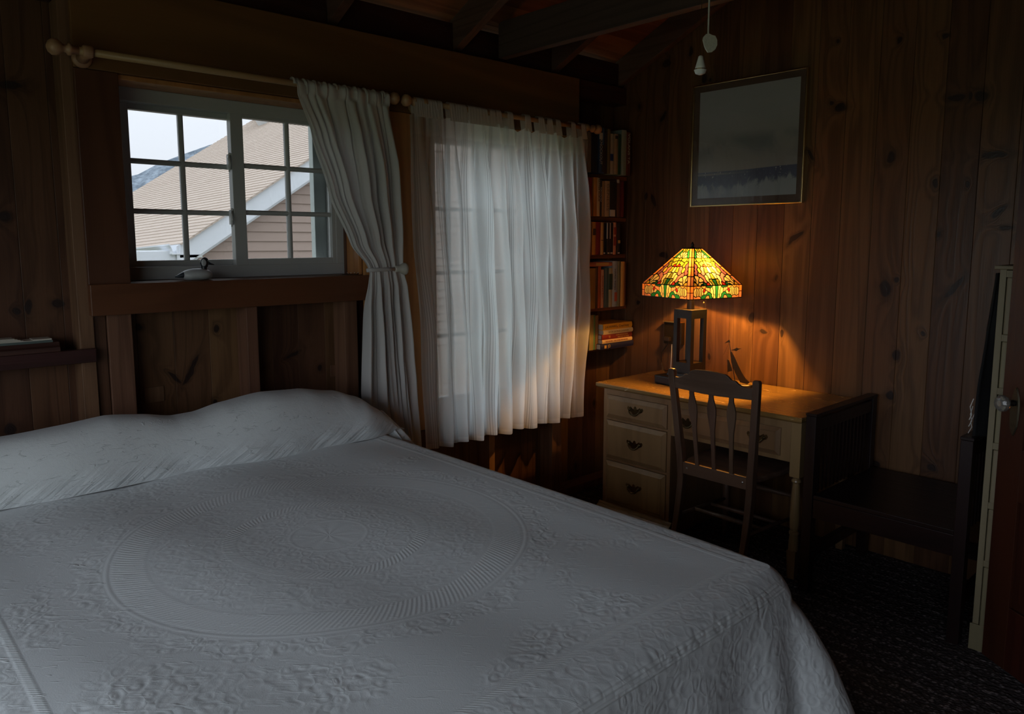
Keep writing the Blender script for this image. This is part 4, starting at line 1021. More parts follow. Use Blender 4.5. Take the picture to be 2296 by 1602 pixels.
# ------------------------------------------------------------------ desk
DX0, DX1, DY0, DY1, DH = 3.062, 3.668, 1.487, 2.648, .75
dsk = thing('writing_desk', 'honey maple writing desk with three side drawers and a turned leg', 'desk', (3.37, 2.06, 0))
FX = 3.105
MB().prism([(DX0+.008, DH-.026), (DX0, DH-.018), (DX0, DH-.006), (DX0+.006, DH), (DX1, DH), (DX1, DH-.026)], 'y', DY0, DY1).build('desktop', M_MAPLET, dsk, bevel=.002) if False else \
MB().add([(DX0, DY0, DH-.004), (DX1, DY0, DH-.004), (DX1, DY1, DH-.004), (DX0, DY1, DH-.004), (DX0+.004, DY0+.004, DH), (DX1, DY0+.004, DH), (DX1, DY1-.004, DH), (DX0+.004, DY1-.004, DH),
          (DX0, DY0, DH-.018), (DX1, DY0, DH-.018), (DX1, DY1, DH-.018), (DX0, DY1, DH-.018), (DX0+.014, DY0+.014, DH-.028), (DX1, DY0+.014, DH-.028), (DX1, DY1-.014, DH-.028), (DX0+.014, DY1-.014, DH-.028)],
         [(4,5,6,7), (0,1,5,4), (1,2,6,5), (2,3,7,6), (3,0,4,7), (8,9,1,0), (9,10,2,1), (10,11,3,2), (11,8,0,3), (12,13,9,8), (13,14,10,9), (14,15,11,10), (15,12,8,11), (15,14,13,12)]).build('desktop', M_MAPLET, dsk)
SY0, SY1 = 2.185, 2.625
zt = DH-.029
cs = MB(); cs.box(FX+.012, DX1-.01, SY1-.02, SY1, .07, zt).box(FX+.012, DX1-.01, SY0, SY0+.02, .07, zt).box(DX1-.02, DX1-.01, SY0+.02, SY1-.02, .07, zt)
cs.box(FX, FX+.012, SY1-.022, SY1, .07, zt).box(FX, FX+.012, SY0, SY0+.022, .07, zt)
zd = [(.685, .562), (.546, .338), (.322, .092)]
cs.box(FX, FX+.012, SY0+.022, SY1-.022, .686, zt).box(FX, FX+.012, SY0+.022, SY1-.022, .548, .560).box(FX, FX+.012, SY0+.022, SY1-.022, .324, .336).box(FX, FX+.5, SY0+.022, SY1-.022, .07, .09)
cs.build('carcass', M_MAPLE, dsk, bevel=.0015)
MB().prism([(FX-.030, .0), (FX-.030, .058), (FX-.022, .066), (FX-.014, .070), (FX-.010, .078), (FX-.001, .084), (FX-.001, .0)], 'y', SY0-.02, SY1+.02).build('plinth', M_MAPLE, dsk)
MB().box(FX, DX1-.02, SY0, SY1, .0, .069).build('plinth_block', M_MAPLE, dsk)
def pull(parent, y, z, x):
    s_ = 1.0
    out = [(-.052, .010), (-.046, .020), (-.036, .014), (-.030, .020), (-.020, .006), (-.010, .010), (-.006, .020), (0, .024), (.006, .020), (.010, .010), (.020, .006), (.030, .020), (.036, .014), (.046, .020), (.052, .010), (.046, -.002), (.034, -.008), (.020, -.014), (.010, -.026), (0, -.030), (-.010, -.026), (-.020, -.014), (-.034, -.008), (-.046, -.002)]
    # fan triangulation-friendly outline about its centre
    n = len(out); vs = [(x-.002, y, z-.004)] + [(x-.002, y+a, z+b) for a, b in out] + [(x, y+a, z+b) for a, b in out]
    fs = [(0, 1+(i+1) % n, 1+i) for i in range(n)] + [(1+i, 1+(i+1) % n, 1+n+(i+1) % n, 1+n+i) for i in range(n)]
    p = MB().add(vs, fs).build('pull_plate', M_BRASS, parent)
    b = MB(); b.tube([(x-.003, y-.034, z+.004), (x-.012, y-.034, z+.004), (x-.016, y-.030, z-.006), (x-.017, y-.018, z-.018), (x-.017, y, z-.022), (x-.017, y+.018, z-.018), (x-.016, y+.030, z-.006), (x-.012, y+.034, z+.004), (x-.003, y+.034, z+.004)], [.003, .003, .003, .0035, .0045, .0035, .003, .003, .003], 8)
    for s in (-1, 1): b.lathe([(0, .007), (.003, .007), (.006, .004)], (x-.002, y+s*.034, z+.004), (-1, 0, 0), 10)
    b.build('bail_handle', M_BRASS, parent, smooth=True)
def drawer(y0, y1, z0, z1, pulls):
    x = FX; b = .018; d = MB()
    o = [(x-.004, y0, z0), (x-.004, y1, z0), (x-.004, y1, z1), (x-.004, y0, z1)]
    i_ = [(x-.013, y0+b, z0+b), (x-.013, y1-b, z0+b), (x-.013, y1-b, z1-b), (x-.013, y0+b, z1-b)]
    i2 = [(x-.016, y0+b+.004, z0+b+.004), (x-.016, y1-b-.004, z0+b+.004), (x-.016, y1-b-.004, z1-b-.004), (x-.016, y0+b+.004, z1-b-.004)]
    bk = [(x+.015, a[1], a[2]) for a in o]
    d.add(bk+o+i_+i2, [(0,1,2,3)] + [(k*4+j, k*4+(j+1) % 4, k*4+4+(j+1) % 4, k*4+4+j) for k in range(3) for j in range(4)] + [(15,14,13,12)])
    dd = d.build('drawer', M_MAPLE, dsk)
    for p in pulls: pull(dd, p, (z0+z1)/2+.004, x-.016)
for (z1, z0) in zd: drawer(SY0+.024, SY1-.024, z0, z1, [(SY0+SY1)/2-.005])
ap = MB(); ap.box(FX+.002, FX+.022, 1.555, SY0, .535, zt).box(FX+.022, DX1-.02, 1.53, 1.548, .55, zt).box(DX1-.04, DX1-.02, 1.548, SY0, .55, zt)
ap.build('apron', M_MAPLE, dsk)
drawer(1.600, SY0-.03, .555, .682, [1.706, 2.076])
def tleg(x, y, s_=.046):
    l = MB(); h = s_/2
    l.box(x-h, x+h, y-h, y+h, .47, zt)
    l.lathe([(.47, .021), (.462, .012), (.455, .019), (.448, .021), (.440, .015), (.42, .0165), (.38, .019), (.32, .0215), (.27, .022), (.235, .020), (.222, .016), (.216, .022), (.208, .022), (.200, .018), (.185, .020), (.16, .0215), (.13, .0215)], (x, y, 0), (0, 0, 1), 18)
    l.hexa([(x-.016, y-.016, 0), (x+.016, y-.016, 0), (x+.016, y+.016, 0), (x-.016, y+.016, 0)], [(x-h+.002, y-h+.002, .130), (x+h-.002, y-h+.002, .130), (x+h-.002, y+h-.002, .130), (x-h+.002, y+h-.002, .130)])
    return l.build('leg', M_MAPLE, dsk)
tleg(FX+.024, 1.531); tleg(DX1-.05, 1.531)

# ------------------------------------------------------------------ chair
ch = thing('side_chair', 'worn wooden side chair with three arrow slats, pushed up to the desk', 'chair', (3.12, 1.83, 0))
yL, yR_ = 2.036, 1.606     # back post centres at the top
def bx(z):   # the back leans away from the desk above the seat, legs kick back below
    return 2.935 - max(0, z-.46)*.10 - max(0, .40-z)**1.3*.28
def post(yt, ysd):
    pts = []; m = MB(); prev = None
    zs_ = [0, .1, .2, .3, .4, .5, .6, .7, .8, .88, .912, .921]
    rings = []
    for z in zs_:
        yy = yt + (ysd-yt)*min(1, max(0, (.90-z)/.45)); x = bx(z)
        hw = .0125 + .0035*math.sin(min(1, z/.5)*PI/2); hx_ = .014 + .006*math.exp(-((z-.45)/.18)**2)
        if z > .915: hw *= .75; hx_ *= .75
        rings.append([(x-hx_, yy-hw, z), (x+hx_, yy-hw, z), (x+hx_, yy+hw, z), (x-hx_, yy+hw, z)])
    vs = [p for r in rings for p in r]; n = len(rings)
    fs = [(0,3,2,1), tuple((n-1)*4+i for i in range(4))] + [(k*4+j, k*4+(j+1) % 4, k*4+4+(j+1) % 4, k*4+4+j) for k in range(n-1) for j in range(4)]
    m.add(vs, fs).build('back_post', M_CHAIR, ch, bevel=.004)
post(yL, 1.995); post(yR_, 1.640)
# crest rail: outline (y,z)
yc = (yL+yR_)/2; hw_ = (yL-yR_)/2 - .012
top = [(-1, .887), (-.86, .884), (-.74, .887), (-.66, .895), (-.60, .907), (-.55, .908), (-.50, .910), (-.44, .922), (-.37, .931), (-.15, .936), (.15, .937), (.40, .933), (.50, .925), (.56, .912), (.60, .905), (.64, .907), (.68, .905), (.76, .891), (.88, .884), (1, .885)]
bot = [(1, .832), (.6, .831), (.2, .828), (-.2, .828), (-.6, .831), (-1, .833)]
cr = MB(); out = [(yc + a*hw_, z) for a, z in top] ; ob = [(yc+a*hw_, z) for a, z in bot][::-1]
N_ = 64
def iy(tab, a):
    for (p, q1), (r, s1) in zip(tab[:-1], tab[1:]):
        if p <= a <= r: return q1+(s1-q1)*(a-p)/(r-p)
    return tab[-1][1]
tb = sorted(bot)
vs = []
for i in range(N_+1):
    a = -1+2*i/N_; y = yc+a*hw_; bow = -.016*(1-a*a)
    z1 = iy(top, a); z0 = iy(tb, a)
    vs += [(bx(z0)+bow-.010, y, z0), (bx(z0)+bow+.009, y, z0), (bx(z1)+bow+.007, y, z1), (bx(z1)+bow-.008, y, z1)]
fs = [(0,1,2,3), tuple(N_*4+j for j in (3,2,1,0))] + [(i*4+j, (i+1)*4+j, (i+1)*4+(j+1) % 4, i*4+(j+1) % 4) for i in range(N_) for j in range(4)]
cr.add(vs, fs).build('crest_rail', M_CHAIRH, ch, bevel=.003)
for k, a in enumerate((-.5, 0, .5)):
    yt = yc + a*hw_*1.0; ybm = yc + a*hw_*.86
    prof = [(.465, .010), (.55, .0095), (.62, .010), (.665, .0115), (.70, .0165), (.735, .021), (.765, .022), (.79, .017), (.81, .0115), (.832, .010)]
    vs = []
    for z, hw1 in prof:
        y = ybm + (yt-ybm)*(z-.465)/.37; x = bx(z) - .006 - .010*(z-.465)/.37
        vs += [(x-.005, y-hw1, z), (x+.005, y-hw1, z), (x+.005, y+hw1, z), (x-.005, y+hw1, z)]
    n = len(prof)
    MB().add(vs, [(0,3,2,1), tuple((n-1)*4+i for i in range(4))] + [(q_*4+j, q_*4+(j+1) % 4, q_*4+4+(j+1) % 4, q_*4+4+j) for q_ in range(n-1) for j in range(4)]).build('slat', M_CHAIR, ch, bevel=.0015)
# lower back rail with bolts
rl = MB().add([(2.918, 1.650, .425), (2.936, 1.650, .425), (2.936, 1.985, .425), (2.918, 1.985, .425), (2.918, 1.650, .482), (2.936, 1.650, .482), (2.936, 1.985, .482), (2.918, 1.985, .482)], [(0,3,2,1),(4,5,6,7),(0,1,5,4),(1,2,6,5),(2,3,7,6),(3,0,4,7)])
rl = rl.build('back_rail', M_CHAIRH, ch, bevel=.002)
for y in (1.673, 1.960): MB().lathe([(0, .005), (.002, .0045), (.003, .002)], (2.918, y, .455), (-1, 0, 0), 10).build('bolt', plain('steel_bolt', (.5, .5, .5), .3, 1), rl)
# seat
st = MB(); zs0 = .448
pts = [(2.94, 1.655), (2.94, 1.98), (3.00, 2.015), (3.15, 2.035), (3.32, 2.04), (3.37, 2.01), (3.38, 1.83), (3.37, 1.64), (3.32, 1.61), (3.15, 1.61), (3.00, 1.625)]
st.add([(x, y, zs0) for x, y in pts]+[(x, y, zs0+.028) for x, y in pts], [tuple(range(len(pts)))[::-1], tuple(range(len(pts), 2*len(pts)))] + [(i, (i+1) % len(pts), len(pts)+(i+1) % len(pts), len(pts)+i) for i in range(len(pts))])
st.build('seat', M_CHAIRH, ch, bevel=.008)
for y in (2.005, 1.64): MB().tube([(3.345, y, 0), (3.345, y, .2), (3.34, y, .447)], [.013, .018, .019], 12).build('front_leg', M_CHAIR, ch, smooth=True)
def strt(a, b, r): MB().tube([a, tuple((p+q2)/2 for p, q2 in zip(a, b)), b], [r*.75, r*1.15, r*.75], 10).build('stretcher', M_CHAIR, ch, smooth=True)
strt((bx(.22), 1.995, .225), (3.345, 2.005, .20), .009); strt((bx(.22), 1.640, .225), (3.345, 1.64, .20), .009)
strt((3.05, 2.0, .218), (3.05, 1.64, .218), .010); strt((3.19, 2.0, .209), (3.19, 1.64, .209), .010)
strt((3.345, 2.005, .30), (3.345, 1.64, .30), .011)

# ------------------------------------------------------------------ table lamp
LX, LY = 3.385, 2.262
for it in range(60):   # slide the lamp along the wall until its stem sits on the photographed column
    u_ = q(Vector((LX, LY, 1.2)))[0]; LY += .0006*(u_-1549)*.5
lp = thing('table_lamp', 'lit stained glass table lamp with square shade on an open black base', 'lamp', (LX, LY, DH))
def sq(h, z): return [(LX-h, LY-h, z), (LX+h, LY-h, z), (LX+h, LY+h, z), (LX-h, LY+h, z)]
z0 = DH+.0005
def zof(v, dx, dy): 
    lo, hi = .7, 1.6
    for _ in range(30):
        md = (lo+hi)/2
        if q(Vector((LX+dx, LY+dy, md)))[1] > v: lo = md
        else: hi = md
    return lo
hB, hC, hS, hT = .128, .060, .180, .036
zb1 = z0+.045
MB().hexa(sq(hB, z0), sq(hB, zb1)).build('base', M_BLACK, lp, bevel=.008)
MB().hexa(sq(.085, zb1), sq(.078, zb1+.02)).build('base_step', M_BLACK, lp, bevel=.004)
zc0 = zb1+.02; zc1 = zof(697, -hC, -hC)
m_ = MB()
pw = .024
for sx1, sy1 in ((-1,-1), (1,-1), (1,1), (-1,1)):
    m_.box(LX+sx1*hC, LX+sx1*(hC-pw), LY+sy1*hC, LY+sy1*(hC-pw), zc0, zc1)
for a, b in ((zc0, zc0+.055), (zc1-.045, zc1)):
    e = .0005
    m_.box(LX-hC+e, LX+hC-e, LY-hC+e, LY-hC+.012, a, b).box(LX-hC+e, LX+hC-e, LY+hC-.012, LY+hC-e, a, b).box(LX-hC+e, LX-hC+.012, LY-hC+e, LY+hC-e, a, b).box(LX+hC-.012, LX+hC-e, LY-hC+e, LY+hC-e, a, b)
m_.build('column', M_BLACK, lp)
MB().box(LX-hC+.001, LX+hC-.001, LY-hC+.001, LY+hC-.001, zc1-.006, zc1+.001).build('column_cap', plain('bronze_cap', (.10, .08, .05), .4, .5), lp, bevel=.002)
MB().box(LX-hC+.013, LX+hC-.013, LY-hC+.013, LY+hC-.013, zc0+.05, zc0+.054).build('column_floor', M_BRASS, lp)
zsb = zof(673, -hS, -hS); zsk = zof(643, -hS, -hS); ztp = zof(558, -hT, -hT)
MB().lathe([(0, .020), (.001, .020), (.055, .019), (.056, .012), (.09, .012)], (LX, LY, zc1+.001), (0,0,1), 16).build('socket', M_IRON, lp)
MB().tube([(LX, LY, zc1+.09), (LX, LY, ztp+.004)], .003, 8).build('harp_rod', M_BRASS, lp)
MB().lathe([(0, .012), (.004, .014), (.008, .006), (.016, .010), (.024, .006), (.032, .003)], (LX, LY, ztp+.003), (0,0,1), 12).build('finial', M_IRON, lp, smooth=True)
MB().hexa(sq(hT+.003, ztp), sq(hT-.004, ztp+.004)).build('top_cap', M_IRON, lp)
t = NT('bulb_glow'); em = t.n('ShaderNodeEmission'); em.inputs[0].default_value = (1, .62, .25, 1); em.inputs[1].default_value = 60; M_BULB = t.done(em.outputs[0])
zbulb = zsk+.035
for dx, dy in ((-.055, -.06), ):
    b_ = MB().lathe([(-.03, .012), (-.02, .014), (-.005, .026), (.012, .030), (.028, .024), (.038, .010), (.041, .002)], (LX, LY-.050, zbulb), (-.05, -.5, .6), 16).build('bulb', M_BULB, lp, smooth=True)
def chain(dx, dy, z1_, z0_):
    MB().tube([(LX+dx, LY+dy, z1_), (LX+dx, LY+dy, z0_+.008)], .0012, 6).build('pull_chain', M_BRASS, lp)
    MB().lathe([(0, .001), (.003, .0045), (.007, .005), (.011, .001)], (LX+dx, LY+dy, z0_-.002), (0,0,1), 10).build('pull_ball', M_GOLD, lp, smooth=True)
pc = onx(1516, 671, LX-.05); chain(-.05, pc.y-LY, zsk, pc.z)
pc = onx(1578, 681, LX-.04); chain(-.04, pc.y-LY, zsk, pc.z)
ld = bpy.data.lights.new('lamp_light', 'POINT'); ld.energy = LAMP_W; ld.color = (1, .44, .07); ld.shadow_soft_size = .022
lo_ = bpy.data.objects.new('lamp_light', ld); COL.objects.link(lo_); lo_.location = (LX, LY-.052, zbulb+.01)
b_.visible_shadow = True
lo_.location = (LX-.006, LY-.078, zsk+.078)
# stained glass
GC = {'cream': (.62, .53, .30), 'ygreen': (.27, .31, .04), 'green': (.015, .18, .07), 'dgreen': (.01, .09, .04), 'olive': (.17, .19, .03), 'purple': (.20, .08, .14), 'lilac': (.38, .17, .20),
      'pink': (.72, .30, .20), 'orange': (.80, .30, .10), 'red': (.35, .02, .015), 'yellow': (.62, .42, .07), 'blue': (.06, .08, .22)}
def gmat(k):
    n_ = 'glass_'+k
    if n_ in _c: return _c[n_]
    t = NT(n_); nz = t.noise(t.scale(t.obj(), (1, 1, .4)), 34, 3, .6, 1.2); col = GC[k]
    c = t.mix(nz, [x*.62 for x in col], [min(1, x*1.3) for x in col]); ct = t.mix(nz, [x*.085 for x in col], [x*.18 for x in col])
    tr = t.n('ShaderNodeBsdfTranslucent'); t.l(ct, tr.inputs[0])
    d = t.pbr(c, .22, 0, None, .5); m = t.n('ShaderNodeMixShader'); m.inputs[0].default_value = .78; t.l(d, m.inputs[1]); t.l(tr.outputs[0], m.inputs[2])
    _c[n_] = t.done(m.outputs[0]); return _c[n_]
M_CAME = plain('lead_came', (.02, .018, .016), .4, .7)
def clip(poly, nx, ny, c_, tag_):
    """keep nx*x+ny*y <= c_; edges are ((x,y), tag of the edge that starts here)"""
    res = []; n = len(poly)
    for i in range(n):
        (p, tg), (q3, _) = poly[i], poly[(i+1) % n]
        a = nx*p[0]+ny*p[1]-c_; b = nx*q3[0]+ny*q3[1]-c_
        if a <= 0:
            res.append((p, tg))
            if b > 0: f = a/(a-b); res.append(((p[0]+(q3[0]-p[0])*f, p[1]+(q3[1]-p[1])*f), tag_))
        elif b <= 0:
            f = a/(a-b); res.append(((p[0]+(q3[0]-p[0])*f, p[1]+(q3[1]-p[1])*f), tg))
    return res
def stained(dom, pieces, w_):
    """dom: convex polygon; pieces: (colour, [seed points]). returns [(colour, [cells])], [came segments]"""
    seeds = [(x, y, i) for i, (c_, pts) in enumerate(pieces) for (x, y) in pts]
    out = {}; segs = []
    for k, (x, y, i) in enumerate(seeds):
        for ins in (0, 1):
            poly = [(p, -1) for p in dom]
            if ins:   # inset from the domain border
                n = len(dom); ar = sum(dom[j][0]*dom[(j+1) % n][1]-dom[(j+1) % n][0]*dom[j][1] for j in range(n))
                for j in range(n):
                    a, b = dom[j], dom[(j+1) % n]; L_ = math.hypot(b[0]-a[0], b[1]-a[1]); nx, ny = (b[1]-a[1])/L_, -(b[0]-a[0])/L_
                    if ar < 0: nx, ny = -nx, -ny
                    poly = clip(poly, nx, ny, nx*a[0]+ny*a[1]-w_, -1)
            for (x2, y2, j) in seeds:
                if (x2, y2) == (x, y) or not poly: continue
                dx_, dy_ = x2-x, y2-y; L_ = math.hypot(dx_, dy_)
                if L_ > 1.4: continue
                nx, ny = dx_/L_, dy_/L_; c_ = nx*(x+x2)/2+ny*(y+y2)/2
                if ins and j != i: c_ -= w_
                poly = clip(poly, nx, ny, c_, j)
            if len(poly) < 3: continue
            if ins: out.setdefault(i, []).append([p for p, _ in poly])
            else:
                n = len(poly)
                for m2 in range(n):
                    (p, tg), (q3, _) = poly[m2], poly[(m2+1) % n]
                    if tg != i and (tg == -1 or tg > i): segs.append((p, q3))
    return [(pieces[i][0], cells) for i, cells in out.items()], segs
def mir(c_, pts): return [(c_, pts), (c_, [(-x, y) for x, y in pts])]
def rot_pts(cx_, cy_, r0, r1, a, n=3):
    a = math.radians(a); return [(cx_+math.cos(a)*(r0+(r1-r0)*k/(n-1)), cy_+math.sin(a)*(r0+(r1-r0)*k/(n-1))) for k in range(n)]
slant = math.hypot(hS-hT, ztp-zsk)/hS      # face height in half widths
tw_ = hT/hS
F = []
for k in range(0):
    f0 = (k+.15)/4; f1 = (k+.5)/4; f2 = (k+.85)/4
    pts = [((1-(1-tw_)*f) - .045, slant*f) for f in (f0, f1, f2)]
    F += mir('orange' if k > 0 else 'pink', pts)
h_ = slant
F += mir('cream', rot_pts(.66, .10*h_, .02, .16, 115)); F += mir('cream', rot_pts(.60, .10*h_, .05, .17, 150)); F += mir('cream', rot_pts(.72, .14*h_, .02, .10, 60)); F += mir('cream', rot_pts(.60, .07*h_, .02, .12, 190))
F += mir('yellow', [(.82, .06*h_)]); F += mir('ygreen', [(.80, .14*h_)]); F += mir('dgreen', [(.46, .05*h_), (.52, .03*h_)]); F += mir('ygreen', [(.70, .31*h_)])
F += mir('lilac', [(.34, .12*h_), (.38, .20*h_), (.44, .28*h_)]); F += mir('purple', [(.55, .33*h_), (.50, .41*h_), (.44, .48*h_), (.42, .55*h_)]); F += mir('pink', [(.60, .42*h_), (.54, .50*h_), (.50, .57*h_)])
F += mir('lilac', [(.30, .34*h_), (.26, .41*h_), (.22, .47*h_)]); F += mir('yellow', [(.36, .38*h_), (.38, .43*h_)])
F += mir('cream', [(.20, .06*h_), (.24, .14*h_), (.20, .22*h_)]); F += mir('olive', [(.10, .05*h_), (.13, .13*h_)]); F += mir('cream', [(.13, .22*h_), (.10, .30*h_)]); F += mir('red', [(.27, .05*h_)])
F += [('dgreen', [(0, .04*h_), (0, .12*h_)]), ('olive', [(0, .21*h_), (0, .29*h_)]), ('cream', [(0, .37*h_), (0, .44*h_)])]
F += mir('ygreen', [(.12, .38*h_), (.10, .46*h_)]); F += mir('ygreen', [(.18, .56*h_), (.10, .60*h_)]); F += mir('red', [(.08, .53*h_)]); F += mir('olive', [(.28, .52*h_), (.32, .60*h_)]); F += mir('ygreen', [(.36, .68*h_)])
F += [('ygreen', [(0, .56*h_), (0, .62*h_)])]; F += mir('ygreen', [(.20, .68*h_), (.12, .70*h_)]); F += [('olive', [(0, .70*h_)])]
F += mir('cream', rot_pts(.03, .77*h_, .02, .12, 60)); F += mir('cream', rot_pts(.06, .76*h_, .03, .12, 20)); F += [('cream', [(0, .80*h_), (0, .86*h_)])]
F += mir('green', [(.21, .80*h_), (.18, .86*h_), (.15, .93*h_)]); F += mir('ygreen', [(.07, .95*h_)]); F += [('olive', [(0, .95*h_)])]
BWD = .125
dom = [(-1+BWD, 0), (1-BWD, 0), (max(tw_-BWD*.75, .06), slant), (-max(tw_-BWD*.75, .06), slant)]
up_cells, up_segs = stained(dom, F, .009)
def bands(bot_o, top_o, bot_i, top_i, hgt, n, cells, segs, cols, w_=.009):
    for s_ in (-1, 1):
        for k in range(n):
            f0, f1 = k/n, (k+1)/n
            xo = lambda f: bot_o+(top_o-bot_o)*f
            xi = lambda f: bot_i+(top_i-bot_i)*f
            e = w_*1.1; g0, g1 = f0+e/hgt, f1-e/hgt
            cells.append((cols[k], [[(s_*(xi(g0)+e), g0*hgt), (s_*(xo(g0)-e*.6), g0*hgt), (s_*(xo(g1)-e*.6), g1*hgt), (s_*(xi(g1)+e), g1*hgt)]]))
            segs.append(((s_*xi(f0), f0*hgt), (s_*xo(f0), f0*hgt)))
bands(1, tw_, 1-BWD, max(tw_-BWD*.75, .06), slant, 4, up_cells, up_segs, ['pink', 'orange', 'orange', 'orange'])
sh_ = (zsk-zsb)/hS
Kk = []
Kk += mir('orange', [(.86, sh_*.9), (.70, sh_*.92), (.5, sh_*.92)]); Kk += mir('pink', [(.85, sh_*.08), (.70, sh_*.06)])
for k in range(5): Kk += mir('cream', [(.80-.065*k, sh_*(.36+.02*k)), (.81-.065*k, sh_*.54), (.795-.065*k, sh_*.70)])
Kk += mir('red', [(.49, sh_*.62)]); Kk += mir('cream', [(.40, sh_*.50), (.44, sh_*.38)]); Kk += mir('green', [(.50, sh_*.14), (.44, sh_*.28), (.34, sh_*.36), (.24, sh_*.26), (.20, sh_*.10)]); Kk += mir('pink', [(.35, sh_*.10), (.33, sh_*.16)])
Kk += mir('pink', [(.30, sh_*.72), (.36, sh_*.76)]); Kk += mir('dgreen', [(.24, sh_*.93), (.34, sh_*.95)])
Kk += mir('cream', [(.15, sh_*.2), (.17, sh_*.5), (.20, sh_*.75)]); Kk += mir('cream', [(.08, sh_*.15), (.09, sh_*.5), (.11, sh_*.85)]); Kk += [('green', [(0, sh_*.2), (0, sh_*.5), (0, sh_*.85)])]
sk_cells, sk_segs = stained([(-1+BWD, 0), (1-BWD, 0), (1-BWD, sh_), (-1+BWD, sh_)], Kk, .007)
bands(1, 1, 1-BWD, 1-BWD, sh_, 2, sk_cells, sk_segs, ['pink', 'orange'], .007)
def face_xf(k, upper):
    """2-D face coordinates (half widths) -> world, for side k of the square shade"""
    a = k*PI/2; ca, sa = math.cos(a), math.sin(a)
    def f(p, off=0.0):
        if upper:
            fr_ = p[1]/slant; d = hS + (hT-hS)*fr_; z = zsk + (ztp-zsk)*fr_; x_, y_ = d+off*.6, p[0]*hS
            z += off*.8
        else: d = hS; z = zsb + p[1]*hS; x_, y_ = d+off, p[0]*hS
        return (LX + x_*ca - y_*sa, LY + x_*sa + y_*ca, z)
    return f
for k in range(4):
    for upper, cells, segs in ((True, up_cells, up_segs), (False, sk_cells, sk_segs)):
        f = face_xf(k, upper)
        for col, polys in cells:
            m_ = MB()
            for poly in polys: m_.add([f(p) for p in poly], [tuple(range(len(poly)))])
            m_.build('glass_piece', gmat(col), lp)
        cm = MB(); wd = .0105 if upper else .008
        for (a, b) in segs:
            L_ = math.hypot(b[0]-a[0], b[1]-a[1])
            if L_ < 1e-4: continue
            nx, ny = -(b[1]-a[1])/L_*wd, (b[0]-a[0])/L_*wd
            o1 = [(a[0]+nx, a[1]+ny), (b[0]+nx, b[1]+ny), (b[0]-nx, b[1]-ny), (a[0]-nx, a[1]-ny)]
            cm.add([f(p, -.0008) for p in o1]+[f(p, .0012) for p in o1], [(0,3,2,1),(4,5,6,7),(0,1,5,4),(2,3,7,6)])
        cm.build('lead_came', M_CAME, lp)
cr_ = MB()
for sx1, sy1 in ((-1,-1), (1,-1), (1,1), (-1,1)):
    cr_.tube([(LX+sx1*hS, LY+sy1*hS, zsb), (LX+sx1*hS, LY+sy1*hS, zsk), (LX+sx1*hT, LY+sy1*hT, ztp)], .0022, 6)
for z_, hh_ in ((zsb, hS), (zsk, hS), (ztp, hT)):
    cr_.tube([sq(hh_, z_)[j] for j in (0,1,2,3,0)], .0022, 6)
cr_.build('rim_came', M_CAME, lp)
for o_ in lp.children:
    nm_ = o_.name.split('.')[0]
    if nm_ in ('glass_piece', 'lead_came', 'rim_came', 'top_cap'): o_.rotation_euler.z = math.radians(-12)
    elif nm_ in ('base', 'base_step', 'column', 'column_cap', 'column_floor'): o_.rotation_euler.z = math.radians(-7)

# ------------------------------------------------------------------ sailing ship ornament
bp = onz(1655, 878, DH); SXx, SYy = 3.42, 0
for _ in range(1): pass
SYy = onx(1662, 850, SXx).y
sh = thing('sailboat_sculpture', 'small dark metal sailboat sculpture with pennant on the desk behind the chair', 'sculpture', (SXx, SYy, DH))
def sp(u, v): p = onx(u, v, SXx); return (p.x, p.y, p.z)
def plate(name, px, th=.004, par=sh, m=M_IRON):
    vs = [sp(*p) for p in px]; n = len(vs)
    return MB().add([(x-th/2, y, z) for x, y, z in vs]+[(x+th/2, y, z) for x, y, z in vs], [tuple(range(n)), tuple(range(n, 2*n))[::-1]]+[(i, (i+1) % n, n+(i+1) % n, n+i) for i in range(n)]).build(name, m, par)
zbz = DH+.0005
MB().loft([((SXx, SYy-.075, zbz+.030), .004, .010, (1,0,0), (0,0,1)), ((SXx, SYy-.04, zbz+.020), .016, .017, (1,0,0), (0,0,1)), ((SXx, SYy, zbz+.017), .020, .0165, (1,0,0), (0,0,1)), ((SXx, SYy+.04, zbz+.020), .015, .017, (1,0,0), (0,0,1)), ((SXx, SYy+.07, zbz+.030), .003, .009, (1,0,0), (0,0,1))], 12).build('hull', M_IRON, sh, smooth=True)
MB().tube([(SXx, onx(1650, 840, SXx).y, zbz+.02), sp(1640, 800), sp(1637, 780), sp(1635, 762)], [.0025, .002, .0018, .001], 8).build('mast', M_IRON, sh)
plate('mainsail', [(1637.5, 790), (1640, 789), (1646, 800), (1655, 820), (1664, 838), (1672, 850), (1681, 858), (1676, 862), (1660, 858), (1648, 835), (1640, 812)])
plate('jib', [(1631, 806), (1634, 808), (1642, 832), (1631.5, 835)])
plate('pennant', [(1624.5, 770.5), (1631, 765), (1635, 762.5), (1637, 768), (1632, 768.5)], .003)
plate('gaff_ornament', [(1637, 786), (1646, 783.5), (1652, 780), (1656, 782), (1663, 781.5), (1656, 784.5), (1651, 788), (1647, 786.5)], .003)
MB().tube([sp(1634, 770), sp(1627, 786), sp(1622, 796)], .0006, 5).build('rigging', M_IRON, sh)

